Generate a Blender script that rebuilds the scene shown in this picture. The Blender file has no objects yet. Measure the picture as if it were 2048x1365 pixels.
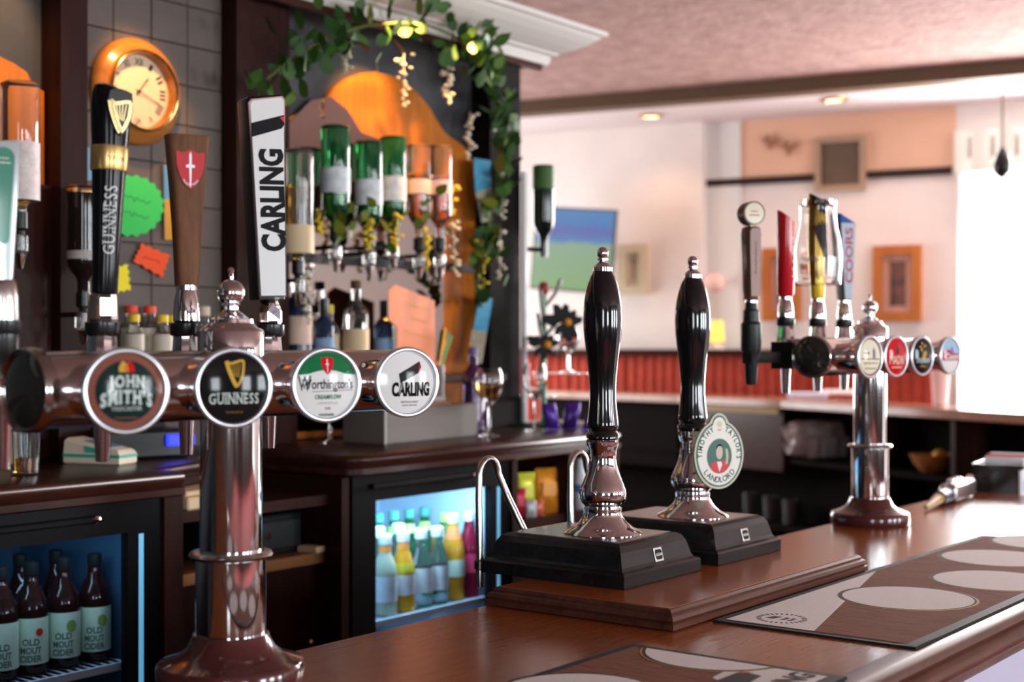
import bpy, bmesh, math, random
from mathutils import Vector, Matrix, Euler
random.seed(7)
PI = math.pi
R = math.radians
scene = bpy.context.scene
COL = scene.collection

# ------------------------------------------------------------------ camera
CAMZ = 1.55
YAW = 37.4                       # angle between the view and the bar's length (x axis)
FPX = 2800.0                     # focal length for a 2048 px wide frame
HOR = 690.0                      # horizon row
cd = bpy.data.cameras.new('camera'); cam = bpy.data.objects.new('camera', cd); COL.objects.link(cam)
cam.location = (0, 0, CAMZ); cam.rotation_euler = (PI / 2, 0, R(YAW - 90))
cd.sensor_width = 36; cd.lens = FPX / 2048 * 36; cd.shift_y = (HOR - 682.5) / 2048
cd.clip_start = .05; cd.clip_end = 100
cd.dof.use_dof = True; cd.dof.focus_distance = 2.30; cd.dof.aperture_fstop = 3.3
scene.camera = cam

# ------------------------------------------------------------------ world, daylight, exposure
w = bpy.data.worlds.new('sky'); scene.world = w; w.use_nodes = True
w.node_tree.nodes['Background'].inputs[0].default_value = (.86, .93, 1, 1)
w.node_tree.nodes['Background'].inputs[1].default_value = 5.0
vs = scene.view_settings
vs.view_transform = 'Standard'; vs.look = 'None'; vs.exposure = 0.30; vs.gamma = 1; vs.use_curve_mapping = False
cy = scene.cycles
cy.use_denoising = True
try: cy.denoiser = 'OPENIMAGEDENOISE'
except Exception: pass
cy.max_bounces = 10; cy.diffuse_bounces = 4; cy.glossy_bounces = 5; cy.transmission_bounces = 10; cy.transparent_max_bounces = 16
cy.caustics_reflective = False; cy.caustics_refractive = False; cy.sample_clamp_indirect = 6

def area(name, loc, direction, sx, sy, power, color):
    d = bpy.data.lights.new(name, 'AREA'); d.shape = 'RECTANGLE'; d.size = sx; d.size_y = sy; d.energy = power; d.color = color
    o = bpy.data.objects.new(name, d); COL.objects.link(o); o.location = loc
    o.rotation_euler = Vector(direction).to_track_quat('-Z', 'Y').to_euler()
    return o
DAY = (.90, .96, 1.0)
# windows in the wall behind the drinkers, and the big window at the end of the far room
BACKWIN = [(-1.6, 1.1), (2.3, 1.1), (4.4, 1.1), (7.0, 1.1)]
YW = -6.0
for i, (x, ww) in enumerate(BACKWIN):
    area('daylight_window', (x, YW + .02, 1.75), (0, 1, -.05), ww - .1, 1.5, 105, DAY)
FARWIN_LIGHT = area('daylight_far_window', (8.40, 1.75, 1.87), (-.981, -.193, -.28), 2.2, 1.8, 330, (1, .95, .92))
area('daylight_left_window', (-2.98, -2.4, 1.75), (1, 0, -.05), 1.0, 1.5, 40, DAY)
area('daylight_side_window', (5.9, 6.28, 1.75), (0.1, -1, -.05), 1.9, 1.5, 42, (1, .96, .93))

# ------------------------------------------------------------------ projection helpers: photo pixel -> point in the room
FW = Vector((math.cos(R(YAW)), math.sin(R(YAW)), 0)); RT = Vector((math.sin(R(YAW)), -math.cos(R(YAW)), 0))
def ray(px, py):
    return FW + RT * ((px - 1024) / FPX) + Vector((0, 0, (HOR - py) / FPX))
CAM = Vector((0, 0, CAMZ))
def atY(px, py, Y):
    d = ray(px, py); return CAM + d * (Y / d.y)
def atZ(px, py, Z):
    d = ray(px, py); return CAM + d * ((Z - CAMZ) / d.z)
def atP(px, py, P, n):
    d = ray(px, py); P = Vector(P); n = Vector(n); return CAM + d * ((P - CAM).dot(n) / d.dot(n))

# ------------------------------------------------------------------ materials
MATS = {}
def mat(name, col=(.5, .5, .5), rough=.5, metal=0, coat=0, trans=0, emit=None, es=1.0, ior=1.45, noise=0, nscale=20, bump=0, bscale=60, alpha=1, spec=.35, stretch=(1, 1, 1), col2=None, sheen=0, sss=0):
    if name in MATS: return MATS[name]
    m = bpy.data.materials.new(name); m.use_nodes = True; MATS[name] = m
    nt = m.node_tree; b = nt.nodes['Principled BSDF']; I = b.inputs
    I['Base Color'].default_value = (*col, 1); I['Roughness'].default_value = rough; I['Metallic'].default_value = metal
    I['Coat Weight'].default_value = coat; I['Coat Roughness'].default_value = .06
    I['Transmission Weight'].default_value = trans; I['IOR'].default_value = ior; I['Alpha'].default_value = alpha
    I['Specular IOR Level'].default_value = spec
    if sheen: I['Sheen Weight'].default_value = sheen
    if emit: I['Emission Color'].default_value = (*emit, 1); I['Emission Strength'].default_value = es
    if noise or col2 or bump:
        tc = nt.nodes.new('ShaderNodeTexCoord'); mp = nt.nodes.new('ShaderNodeMapping'); mp.inputs['Scale'].default_value = stretch
        nt.links.new(tc.outputs['Object'], mp.inputs['Vector'])
    if noise or col2:
        n = nt.nodes.new('ShaderNodeTexNoise'); n.inputs['Scale'].default_value = nscale; n.inputs['Detail'].default_value = 5; n.inputs['Roughness'].default_value = .6
        nt.links.new(mp.outputs[0], n.inputs['Vector'])
        r = nt.nodes.new('ShaderNodeValToRGB'); r.color_ramp.elements[0].position = .32; r.color_ramp.elements[1].position = .68
        c2 = col2 or tuple(max(0, c * (1 - noise)) for c in col)
        c1 = col if col2 else tuple(min(1, c * (1 + noise)) for c in col)
        r.color_ramp.elements[0].color = (*c2, 1); r.color_ramp.elements[1].color = (*c1, 1)
        nt.links.new(n.outputs['Fac'], r.inputs['Fac']); nt.links.new(r.outputs[0], I['Base Color'])
    if bump:
        n2 = nt.nodes.new('ShaderNodeTexNoise'); n2.inputs['Scale'].default_value = bscale; n2.inputs['Detail'].default_value = 4
        nt.links.new(mp.outputs[0], n2.inputs['Vector'])
        bp = nt.nodes.new('ShaderNodeBump'); bp.inputs['Strength'].default_value = bump; bp.inputs['Distance'].default_value = .01
        nt.links.new(n2.outputs['Fac'], bp.inputs['Height']); nt.links.new(bp.outputs[0], I['Normal'])
    return m

def thin_glass(name, tint=(1, 1, 1), refl=.9):
    if name in MATS: return MATS[name]
    m = bpy.data.materials.new(name); m.use_nodes = True; MATS[name] = m
    nt = m.node_tree; nt.nodes.clear()
    o = nt.nodes.new('ShaderNodeOutputMaterial'); mx = nt.nodes.new('ShaderNodeMixShader')
    t = nt.nodes.new('ShaderNodeBsdfTransparent'); t.inputs[0].default_value = (*tint, 1)
    g = nt.nodes.new('ShaderNodeBsdfGlossy'); g.inputs['Roughness'].default_value = .03; g.inputs[0].default_value = (refl, refl, refl, 1)
    lw = nt.nodes.new('ShaderNodeLayerWeight'); lw.inputs[0].default_value = .5
    pw = nt.nodes.new('ShaderNodeMath'); pw.operation = 'POWER'; pw.inputs[1].default_value = 5
    f = nt.nodes.new('ShaderNodeMath'); f.operation = 'MULTIPLY_ADD'; f.inputs[1].default_value = .9; f.inputs[2].default_value = .04
    nt.links.new(lw.outputs['Facing'], pw.inputs[0]); nt.links.new(pw.outputs[0], f.inputs[0])
    nt.links.new(f.outputs[0], mx.inputs[0]); nt.links.new(t.outputs[0], mx.inputs[1]); nt.links.new(g.outputs[0], mx.inputs[2]); nt.links.new(mx.outputs[0], o.inputs[0])
    return m

def wood(name, c1, c2, rough=.35, coat=.0, along='x', scale=3.0, grain=14.0, bump=.05, spec=.2):
    """streaky varnished timber; grain runs along the given axis"""
    if name in MATS: return MATS[name]
    st = {'x': (.12, 1, 1), 'y': (1, .12, 1), 'z': (1, 1, .12)}[along]
    m = bpy.data.materials.new(name); m.use_nodes = True; MATS[name] = m
    nt = m.node_tree; b = nt.nodes['Principled BSDF']
    b.inputs['Roughness'].default_value = rough; b.inputs['Coat Weight'].default_value = coat; b.inputs['Coat Roughness'].default_value = .08; b.inputs['Specular IOR Level'].default_value = spec
    tc = nt.nodes.new('ShaderNodeTexCoord'); mp = nt.nodes.new('ShaderNodeMapping'); mp.inputs['Scale'].default_value = tuple(s * scale for s in st)
    nt.links.new(tc.outputs['Object'], mp.inputs['Vector'])
    n = nt.nodes.new('ShaderNodeTexNoise'); n.inputs['Scale'].default_value = grain; n.inputs['Detail'].default_value = 8; n.inputs['Roughness'].default_value = .65; n.inputs['Distortion'].default_value = .6
    nt.links.new(mp.outputs[0], n.inputs['Vector'])
    r = nt.nodes.new('ShaderNodeValToRGB'); r.color_ramp.elements[0].position = .3; r.color_ramp.elements[1].position = .72
    r.color_ramp.elements[0].color = (*c2, 1); r.color_ramp.elements[1].color = (*c1, 1)
    nt.links.new(n.outputs['Fac'], r.inputs['Fac']); nt.links.new(r.outputs[0], b.inputs['Base Color'])
    if bump:
        bp = nt.nodes.new('ShaderNodeBump'); bp.inputs['Strength'].default_value = bump; bp.inputs['Distance'].default_value = .004
        nt.links.new(n.outputs['Fac'], bp.inputs['Height']); nt.links.new(bp.outputs[0], b.inputs['Normal'])
    return m

CHROME = mat('chrome', (.82, .82, .84), .07, 1)
STEEL = mat('brushed_steel', (.62, .61, .58), .22, 1)
BLACKPL = mat('black_plastic', (.010, .011, .012), .28, 0, .1)
BLACKGLOSS = mat('black_lacquer', (.006, .006, .007), .12, 0, .9)
WHITE = mat('white_print', (.82, .82, .80), .5, spec=.1)
BLACK = mat('black_print', (.012, .012, .014), .5, spec=.08)
GLASS = mat('clear_glass', (1, 1, 1), .0, trans=1, ior=1.45)
THIN = thin_glass('thin_glass')
GOLD = mat('gold_print', (.75, .50, .14), .35, .5)
RED = mat('red_print', (.62, .02, .025), .4)
BRASS = mat('brass', (.72, .52, .25), .2, 1)
BARWOOD = wood('bar_top_mahogany', (.36, .098, .018), (.29, .075, .014), .20, .0, 'x', 3.5, 30, .02, .40)
DARKWOOD = wood('dark_mahogany', (.062, .016, .010), (.020, .007, .005), .3, .05, 'x', 2, 16)
DARKWOODZ = wood('dark_mahogany_upright', (.040, .010, .007), (.014, .005, .004), .4, .0, 'z', 2, 16, .05, .12)
EDGEWOOD = wood('bar_edge_mahogany', (.13, .045, .028), (.05, .017, .011), .34, .10, 'x', 2.5, 18, .03)
EBONY = wood('ebonised_wood', (.018, .018, .02), (.006, .006, .007), .22, .25, 'x', 2.2, 12, .18)
BURGUNDY = mat('burgundy_enamel', (.075, .018, .016), .18, 0, .6)

# ------------------------------------------------------------------ mesh helpers
class MB:
    def __init__(s): s.v = []; s.f = []
    def add(s, v, f, M=None):
        o = len(s.v)
        s.v += [tuple(M @ Vector(p)) if M is not None else tuple(p) for p in v]
        s.f += [tuple(i + o for i in q) for q in f]
        return s
    def box(s, x0, x1, y0, y1, z0, z1, M=None):
        v = [(x0, y0, z0), (x1, y0, z0), (x1, y1, z0), (x0, y1, z0), (x0, y0, z1), (x1, y0, z1), (x1, y1, z1), (x0, y1, z1)]
        return s.add(v, [(0, 3, 2, 1), (4, 5, 6, 7), (0, 1, 5, 4), (1, 2, 6, 5), (2, 3, 7, 6), (3, 0, 4, 7)], M)
    def rbox(s, x0, x1, y0, y1, z0, z1, r=.004, seg=2, M=None):
        bm = bmesh.new(); bmesh.ops.create_cube(bm, size=1)
        for v in bm.verts: v.co = Vector(((x0 + x1) / 2 + v.co.x * (x1 - x0), (y0 + y1) / 2 + v.co.y * (y1 - y0), (z0 + z1) / 2 + v.co.z * (z1 - z0)))
        bmesh.ops.bevel(bm, geom=bm.edges[:], offset=r, segments=seg, affect='EDGES', profile=.5, clamp_overlap=True)
        bm.verts.index_update()
        s.add([v.co[:] for v in bm.verts], [[v.index for v in f.verts] for f in bm.faces], M); bm.free(); return s
    def lathe(s, prof, n=32, M=None, cap=True):
        """profile [(radius, z)...] revolved about z"""
        v = []; f = []
        for r_, z in prof:
            for i in range(n):
                a = 2 * PI * i / n; v.append((r_ * math.cos(a), r_ * math.sin(a), z))
        for k in range(len(prof) - 1):
            for i in range(n):
                j = (i + 1) % n; f.append((k * n + i, k * n + j, (k + 1) * n + j, (k + 1) * n + i))
        if cap:
            f.append(tuple(range(n - 1, -1, -1))); f.append(tuple((len(prof) - 1) * n + i for i in range(n)))
        return s.add(v, f, M)
    def loft(s, loops, M=None, cap=True):
        n = len(loops[0]); v = [p for l in loops for p in l]; f = []
        for k in range(len(loops) - 1):
            for i in range(n):
                j = (i + 1) % n; f.append((k * n + i, k * n + j, (k + 1) * n + j, (k + 1) * n + i))
        if cap: f.append(tuple(range(n - 1, -1, -1))); f.append(tuple((len(loops) - 1) * n + i for i in range(n)))
        return s.add(v, f, M)
    def rect_loft(s, x0, x1, y0, y1, prof, M=None):
        return s.loft([[(x0 + i, y0 + i, z), (x1 - i, y0 + i, z), (x1 - i, y1 - i, z), (x0 + i, y1 - i, z)] for i, z in prof], M)
    def tube(s, path, r, n=10, M=None, cap=True):
        P = [Vector(p) for p in path]; loops = []; up = Vector((0, 0, 1))
        t0 = (P[1] - P[0]).normalized(); a = t0.orthogonal().normalized()
        for k, p in enumerate(P):
            t = (P[min(k + 1, len(P) - 1)] - P[max(k - 1, 0)]).normalized()
            a = (a - t * a.dot(t)).normalized(); b = t.cross(a); rr = r[k] if isinstance(r, (list, tuple)) else r
            loops.append([tuple(p + a * (rr * math.cos(2 * PI * i / n)) + b * (rr * math.sin(2 * PI * i / n))) for i in range(n)])
        return s.loft(loops, M, cap)
    def prism(s, out, z0, z1, M=None):
        """2-D outline (x, y) extruded from z0 to z1"""
        return s.loft([[(x, y, z0) for x, y in out], [(x, y, z1) for x, y in out]], M)
    def ball(s, c, r, n=16, m=10, sc=(1, 1, 1), M=None):
        v = []; f = []
        for k in range(1, m):
            t = PI * k / m
            for i in range(n):
                a = 2 * PI * i / n; v.append((c[0] + sc[0] * r * math.sin(t) * math.cos(a), c[1] + sc[1] * r * math.sin(t) * math.sin(a), c[2] + sc[2] * r * math.cos(t)))
        top = len(v); v.append((c[0], c[1], c[2] + sc[2] * r)); bot = len(v); v.append((c[0], c[1], c[2] - sc[2] * r))
        for k in range(m - 2):
            for i in range(n):
                j = (i + 1) % n; f.append((k * n + i, (k + 1) * n + i, (k + 1) * n + j, k * n + j))
        for i in range(n):
            j = (i + 1) % n; f.append((top, i, j)); f.append((bot, (m - 2) * n + j, (m - 2) * n + i))
        return s.add(v, f, M)
    def poly(s, pts, M=None):
        return s.add(pts, [tuple(range(len(pts)))], M)
    def mesh(s, name, m, smooth=None):
        me = bpy.data.meshes.new(name); me.from_pydata(s.v, [], s.f); me.update()
        bm = bmesh.new(); bm.from_mesh(me); bmesh.ops.recalc_face_normals(bm, faces=bm.faces[:]); bm.to_mesh(me); bm.free()
        if m: me.materials.append(m)
        if smooth:
            me.polygons.foreach_set('use_smooth', [True] * len(me.polygons))
            try: me.set_sharp_from_angle(angle=R(smooth if smooth is not True else 40))
            except Exception: pass
        return me
    def build(s, name, m, parent=None, loc=(0, 0, 0), rot=(0, 0, 0), smooth=None):
        return place(name, s.mesh(name, m, smooth), parent, loc, rot)

def place(name, me, parent=None, loc=(0, 0, 0), rot=(0, 0, 0)):
    o = bpy.data.objects.new(name, me); COL.objects.link(o)
    o.location = loc; o.rotation_euler = rot
    if parent: o.parent = parent
    return o
def thing(name, label, cat, loc=(0, 0, 0), rz=0, group=None):
    o = bpy.data.objects.new(name, None); COL.objects.link(o); o.empty_display_size = .05
    o.location = loc; o.rotation_euler = (0, 0, rz)
    return tag(o, label, cat, group)
def tag(o, label, cat, group=None):
    o['label'] = label; o['category'] = cat
    if group: o['group'] = group
    return o
def struct(o, label=None):
    o['kind'] = 'structure'
    if label: o['label'] = label
    return o
def copy_tree(o, parent=None):
    c = o.copy(); COL.objects.link(c); c.parent = parent
    for ch in list(o.children): copy_tree(ch, c)
    return c
def mtx(loc=(0, 0, 0), rot=(0, 0, 0), sc=(1, 1, 1)):
    return Matrix.LocRotScale(Vector(loc), Euler(rot), Vector(sc))
def circ(r, n=40, cx=0, cy=0, ry=None):
    return [(cx + r * math.cos(2 * PI * i / n), cy + (ry or r) * math.sin(2 * PI * i / n)) for i in range(n)]

# ------------------------------------------------------------------ lettering: the built-in font, set as flat geometry
_gl = {}
def glyphs(txt, bold=0.0, serif=False):
    """verts/faces of a string at cap height ~ .7, left at x = 0; returns (verts2d, faces, width)"""
    key = (txt, bold, serif)
    if key in _gl: return _gl[key]
    cu = bpy.data.curves.new('t', 'FONT'); cu.body = txt; cu.size = 1; cu.offset = bold; cu.resolution_u = 3
    o = bpy.data.objects.new('t', cu); COL.objects.link(o)
    dg = bpy.context.evaluated_depsgraph_get(); dg.update()
    me = bpy.data.meshes.new_from_object(o.evaluated_get(dg))
    v = [(p.co.x, p.co.y) for p in me.vertices]; f = [tuple(p.vertices) for p in me.polygons]
    bpy.data.objects.remove(o); bpy.data.curves.remove(cu); bpy.data.meshes.remove(me)
    x0 = min([p[0] for p in v] or [0]); x1 = max([p[0] for p in v] or [.3])
    v = [(x - x0, y) for x, y in v]
    _gl[key] = (v, f, x1 - x0); return _gl[key]
SERIF_STEMS = {'I': [(.5, 1, 1)], 'N': [(0.0, 1, 1), (1.0, 0, 1)], 'U': [(0.0, 0, 1), (1.0, 0, 1)], 'H': [(0, 1, 1), (1, 1, 1)], 'M': [(0, 1, 1), (1, 1, 1)], 'T': [(.5, 1, 0)], 'E': [(0, 1, 1)], 'J': [(.75, 0, 1)]}
def text_line(mb, txt, x, y, h, width=None, bold=0.0, M=None, align='c', lift=0, fn=None, serif=False, slant=0):
    """set a straight line of text; h = cap height, width = forced line width; fn warps (x, y) -> (x, y, z)"""
    pen = 0; items = []
    if serif:
        for ch in txt:
            if ch == ' ': pen += .35; continue
            v, f, wd = glyphs(ch, bold); items.append((ch, v, f, wd, pen)); pen += wd + .16
        tot = pen - .16
    else:
        v, f, wd = glyphs(txt, bold); items.append((None, v, f, wd, 0)); tot = wd
    k = h / .72; kx = (width / tot) if width else k
    x0 = x - (tot * kx / 2 if align == 'c' else 0)
    def put(vv, ff):
        out = []
        for a, b in vv:
            X, Y = x0 + a * kx + slant * b * k, y + b * k
            out.append(fn(X, Y) if fn else (X, Y, lift))
        mb.add(out, ff, M)
    for ch, v, f, wd, p in items:
        put([(a + p, b) for a, b in v], f)
        if serif and ch in SERIF_STEMS:
            for sx, bot, top in SERIF_STEMS[ch]:
                cx = p + sx * wd; cx += .05 if sx == 0 else (-.05 if sx == 1 else 0)
                for on, yy in ((bot, 0.0), (top, .68)):
                    if on: put([(cx - .17, yy), (cx + .17, yy), (cx + .17, yy + .055), (cx - .17, yy + .055)], [(0, 1, 2, 3)])
    return mb
def text_arc(mb, txt, rx, ry, a0, a1, h, inside=False, bold=0.0, fn=None, lift=0, M=None, cx=0, cy=0, kx=1.0, serif=False):
    """letters along an ellipse from angle a0 to a1 (degrees); inside=True: feet outward (bottom arcs)"""
    g = [glyphs(c, bold) if c != ' ' else ([], [], .3) for c in txt]
    ws = [q[2] + .14 for q in g]; tot = sum(ws); acc = 0; k = h / .72
    for (v, f, wd), ww in zip(g, ws):
        t = (acc + ww / 2) / tot; acc += ww; a = R(a0 + (a1 - a0) * t)
        px, py = cx + rx * math.cos(a), cy + ry * math.sin(a)
        nx, ny = math.cos(a) / rx, math.sin(a) / ry; l = math.hypot(nx, ny); nx /= l; ny /= l
        if inside: nx, ny = -nx, -ny
        tx, ty = ny, -nx
        out = []
        for X, Y in v:
            q = ((X - wd / 2) * k * kx, Y * k); X2, Y2 = px + tx * q[0] + nx * q[1], py + ty * q[0] + ny * q[1]
            out.append(fn(X2, Y2) if fn else (X2, Y2, lift))
        mb.add(out, f, M)
    return mb
# ================================================================== THE SETTING
ZC = 3.0
W0 = Vector((7.54, 5.70, 0)); WD = Vector((.193, -.981, 0)).normalized(); WN = Vector((-.981, -.193, 0)).normalized()
def wp(s, z, off=0): return tuple(W0 + WD * s + WN * off + Vector((0, 0, z)))
def wall_s(px, off=0): return (atP(px, 600, W0 + WN * off, WN) - W0).dot(WD)
def wall_z(px, py, off=0): return atP(px, py, W0 + WN * off, WN).z
def wall_box(mb, s0, s1, z0, z1, o0, o1):
    v = [wp(s0, z0, o0), wp(s1, z0, o0), wp(s1, z0, o1), wp(s0, z0, o1), wp(s0, z1, o0), wp(s1, z1, o0), wp(s1, z1, o1), wp(s0, z1, o1)]
    return mb.add(v, [(0, 3, 2, 1), (4, 5, 6, 7), (0, 1, 5, 4), (1, 2, 6, 5), (2, 3, 7, 6), (3, 0, 4, 7)])

PLASTER = mat('pale_pink_plaster', (.80, .70, .65), .85, noise=.04, nscale=3, bump=.06, bscale=120)
CREAM = mat('dark_panelled_wall', (.05, .03, .025), .7, noise=.1, nscale=3)
ARTEX = mat('artex_ceiling', (.43, .275, .245), .9, col2=(.28, .165, .145), nscale=9, bump=1.0, bscale=26)  # pink bounce from the red carpet is put into this colour
SMOOTHC = mat('smooth_ceiling', (.72, .64, .64), .85, noise=.03, nscale=3)
CARPET = mat('red_carpet', (.26, .05, .04), .95, col2=(.16, .03, .03), nscale=40, bump=.5, bscale=200)
BROWNPAINT = mat('brown_paint', (.13, .08, .05), .6)
GREYPAINT = mat('slate_grey_paint', (.055, .056, .062), .6, noise=.12, nscale=6)
TILEP = mat('taupe_tile_paint', (.125, .10, .088), .45, noise=.12, nscale=9, bump=.05, bscale=80)
COVING = mat('white_coving_paint', (.62, .60, .57), .55)

struct(MB().box(-3, 9.4, YW - .2, 6.6, -.1, 0).build('floor', CARPET))
struct(MB().box(-3, 9.4, YW - .2, 6.6, ZC, ZC + .1).build('ceiling', ARTEX))
# dropped band of smooth ceiling over the far room, and the brown beam before it
B0 = atZ(1040, 228, ZC - .08); B1 = atZ(2048, 149, ZC - .08)
bd = (B1 - B0).normalized(); bn = Vector((bd.y, -bd.x, 0)); bn = bn if bn.x > 0 else -bn
def slab(mb, P, Q, n, t, z0, z1):
    P = Vector((P.x, P.y, 0)); Q = Vector((Q.x, Q.y, 0)); c = [P, Q, Q + n * t, P + n * t]
    v = [tuple(p + Vector((0, 0, z0))) for p in c] + [tuple(p + Vector((0, 0, z1))) for p in c]
    return mb.add(v, [(0, 3, 2, 1), (4, 5, 6, 7), (0, 1, 5, 4), (1, 2, 6, 5), (2, 3, 7, 6), (3, 0, 4, 7)])
struct(slab(MB(), B0 - bd * 1.2, B1 + bd * 5, bn, .14, ZC - .08, ZC).build('trim_1', BROWNPAINT))
P_, Q_ = B0 - bd * 1.2 + bn * .14, B1 + bd * 5 + bn * .14
struct(slab(MB(), P_, Q_, bn, 2.2, ZC - .05, ZC - .001).build('ceiling_far', SMOOTHC))
# far wall with the big window at its right end; the television bay stands a little proud
S_TV = wall_s(1405, .1); S_WIN0 = wall_s(1912); S_WIN1 = S_WIN0 + 2.3; ZW0, ZW1 = .95, 2.78
struct(wall_box(MB(), S_TV - .1, S_WIN0, 0, ZC, -.15, 0).build('wall_far', PLASTER))
struct(wall_box(MB(), -.9, S_TV, 0, ZC, -.05, .1).build('wall_far_bay', PLASTER))
mb = MB(); wall_box(mb, S_WIN0, S_WIN1, 0, ZW0, -.15, 0); wall_box(mb, S_WIN0, S_WIN1, ZW1, ZC, -.15, 0); wall_box(mb, S_WIN1, S_WIN1 + 7.4, 0, ZC, -.15, 0)
struct(mb.build('wall_far_window', PLASTER))
PILASTER = mat('white_gloss_paint', (.78, .76, .73), .4)
mb = MB(); wall_box(mb, S_TV, S_TV + .22, 0, ZC - .05, 0, .025); struct(mb.build('trim_2', PILASTER))
RAIL = mat('dark_rail_paint', (.035, .018, .016), .4)
SV0, SV1 = wall_s(1632, .05), wall_s(1733, .05)
zr = wall_z(1600, 358)
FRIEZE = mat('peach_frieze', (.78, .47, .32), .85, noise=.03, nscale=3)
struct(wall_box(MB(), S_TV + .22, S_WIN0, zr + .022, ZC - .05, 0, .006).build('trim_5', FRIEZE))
struct(wall_box(MB(), S_TV, SV0, zr - .022, zr + .022, 0, .03).build('trim_3', RAIL))
struct(wall_box(MB(), SV1, S_WIN0 - .02, zr - .022, zr + .022, 0, .03).build('trim_4', RAIL))
# far window: frame, mullions, glass
win = struct(wall_box(wall_box(wall_box(wall_box(MB(), S_WIN0, S_WIN1, ZW0, ZW0 + .06, -.12, .0), S_WIN0, S_WIN1, ZW1 - .05, ZW1, -.12, 0), S_WIN0, S_WIN0 + .05, ZW0, ZW1, -.12, 0), S_WIN1 - .05, S_WIN1, ZW0, ZW1, -.12, 0).build('window_1', PILASTER))
for k in (1, 2, 3):
    s_ = S_WIN0 + (S_WIN1 - S_WIN0) * k / 4
    wall_box(MB(), s_ - .012, s_ + .012, ZW0 + .06, ZW1 - .05, -.09, -.05).build('mullion', PILASTER, win)
for k in range(4):
    a_ = S_WIN0 + .05 + (S_WIN1 - S_WIN0 - .1) * k / 4; b_ = S_WIN0 + .05 + (S_WIN1 - S_WIN0 - .1) * (k + 1) / 4
    wall_box(MB(), a_ + .01, b_ - .01, ZW0 + .06, ZW1 - .05, -.073, -.069).build('pane', THIN, win)
# other walls round the room (behind the camera, at the sides)
struct(MB().box(-3.0, 3.80, 2.95, 3.05, 0, ZC).build('wall_bar', GREYPAINT))
struct(MB().box(3.70, 3.80, 3.05, 6.6, 0, ZC).build('wall_passage', CREAM))
struct(MB().box(3.80, 4.9, 6.3, 6.4, 0, ZC).box(6.9, 7.9, 6.3, 6.4, 0, ZC).box(4.9, 6.9, 6.3, 6.4, 0, .95).box(4.9, 6.9, 6.3, 6.4, 2.55, ZC).build('wall_end', PLASTER))
wo = struct(MB().box(4.9, 6.9, 6.28, 6.36, .95, 1.0).box(4.9, 6.9, 6.28, 6.36, 2.5, 2.55).box(4.9, 4.95, 6.28, 6.36, .95, 2.55).box(6.85, 6.9, 6.28, 6.36, .95, 2.55).build('window_6', PILASTER))
MB().box(5.88, 5.92, 6.25, 6.275, 1.0, 2.5).build('mullion', PILASTER, wo)
struct(MB().box(-3.1, -3.0, YW - .1, -2.95, 0, ZC).box(-3.1, -3.0, -1.85, 3.05, 0, ZC).box(-3.1, -3.0, -2.95, -1.85, 0, .95).box(-3.1, -3.0, -2.95, -1.85, 2.55, ZC).build('wall_left', CREAM))
wo = struct(MB().box(-3.06, -2.99, -2.95, -1.85, .95, 1.0).box(-3.06, -2.99, -2.95, -1.85, 2.5, 2.55).box(-3.06, -2.99, -2.95, -2.9, .95, 2.55).box(-3.06, -2.99, -1.9, -1.85, .95, 2.55).build('window_7', PILASTER))
MB().box(-2.975, -2.95, -2.42, -2.38, 1.0, 2.5).build('mullion', PILASTER, wo)
mb = MB(); xs = [-3.0] + [q for x, w_ in BACKWIN for q in (x - w_ / 2, x + w_ / 2)] + [9.3]
for k in range(0, len(xs), 2): mb.box(xs[k], xs[k + 1], YW - .1, YW, 0, ZC)
for x, w_ in BACKWIN: mb.box(x - w_ / 2, x + w_ / 2, YW - .1, YW, 0, .95); mb.box(x - w_ / 2, x + w_ / 2, YW - .1, YW, 2.55, ZC)
struct(mb.build('wall_back', CREAM))
for k, (x, w_) in enumerate(BACKWIN):
    m_ = MB(); a, b = x - w_ / 2, x + w_ / 2
    m_.box(a, b, YW - .08, YW + .01, .95, 1.01).box(a, b, YW - .08, YW + .01, 2.49, 2.55).box(a, a + .05, YW - .08, YW + .01, .95, 2.55).box(b - .05, b, YW - .08, YW + .01, .95, 2.55)
    wo = struct(m_.build('window_%d' % (k + 2), PILASTER))
    MB().box(x - .02, x + .02, YW + .01, YW + .05, 1.0, 2.5).build('mullion', PILASTER, wo)
    MB().box(a, b, YW + .01, YW + .05, 2.0, 2.035).build('transom', PILASTER, wo)

# ================================================================== BACK BAR: pillars, canopy, tiled bay
XE = 3.80
BLACKENED = mat('blackened_wood', (.011, .009, .009), .6, spec=.05, noise=.2, nscale=30)
def pillar(x0, x1, y0=2.87, lab='', wd=None):
    wd = wd or DARKWOODZ
    t = thing('pillar', lab, 'pillar', ((x0 + x1) / 2, 2.95, 0))
    h = (x1 - x0) / 2
    MB().box(-h, h, y0 - 2.95, -.001, 1.277, 2.52).build('shaft', wd, t)
    MB().rect_loft(-h - .015, h + .015, y0 - 2.95 - .015, -.001, [(0, 1.2765), (0, 1.36), (.012, 1.375)]).build('plinth_block', wd, t)
    return t
pillar(1.99, 2.065, lab='slim dark mahogany pillar left of the wall clock')
pillar(2.537, 2.73, lab='broad dark mahogany pillar between the clock and the optics')
pillar(3.635, 3.80, lab='near-black end pillar of the back bar hung with greenery', wd=BLACKENED)
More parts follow.
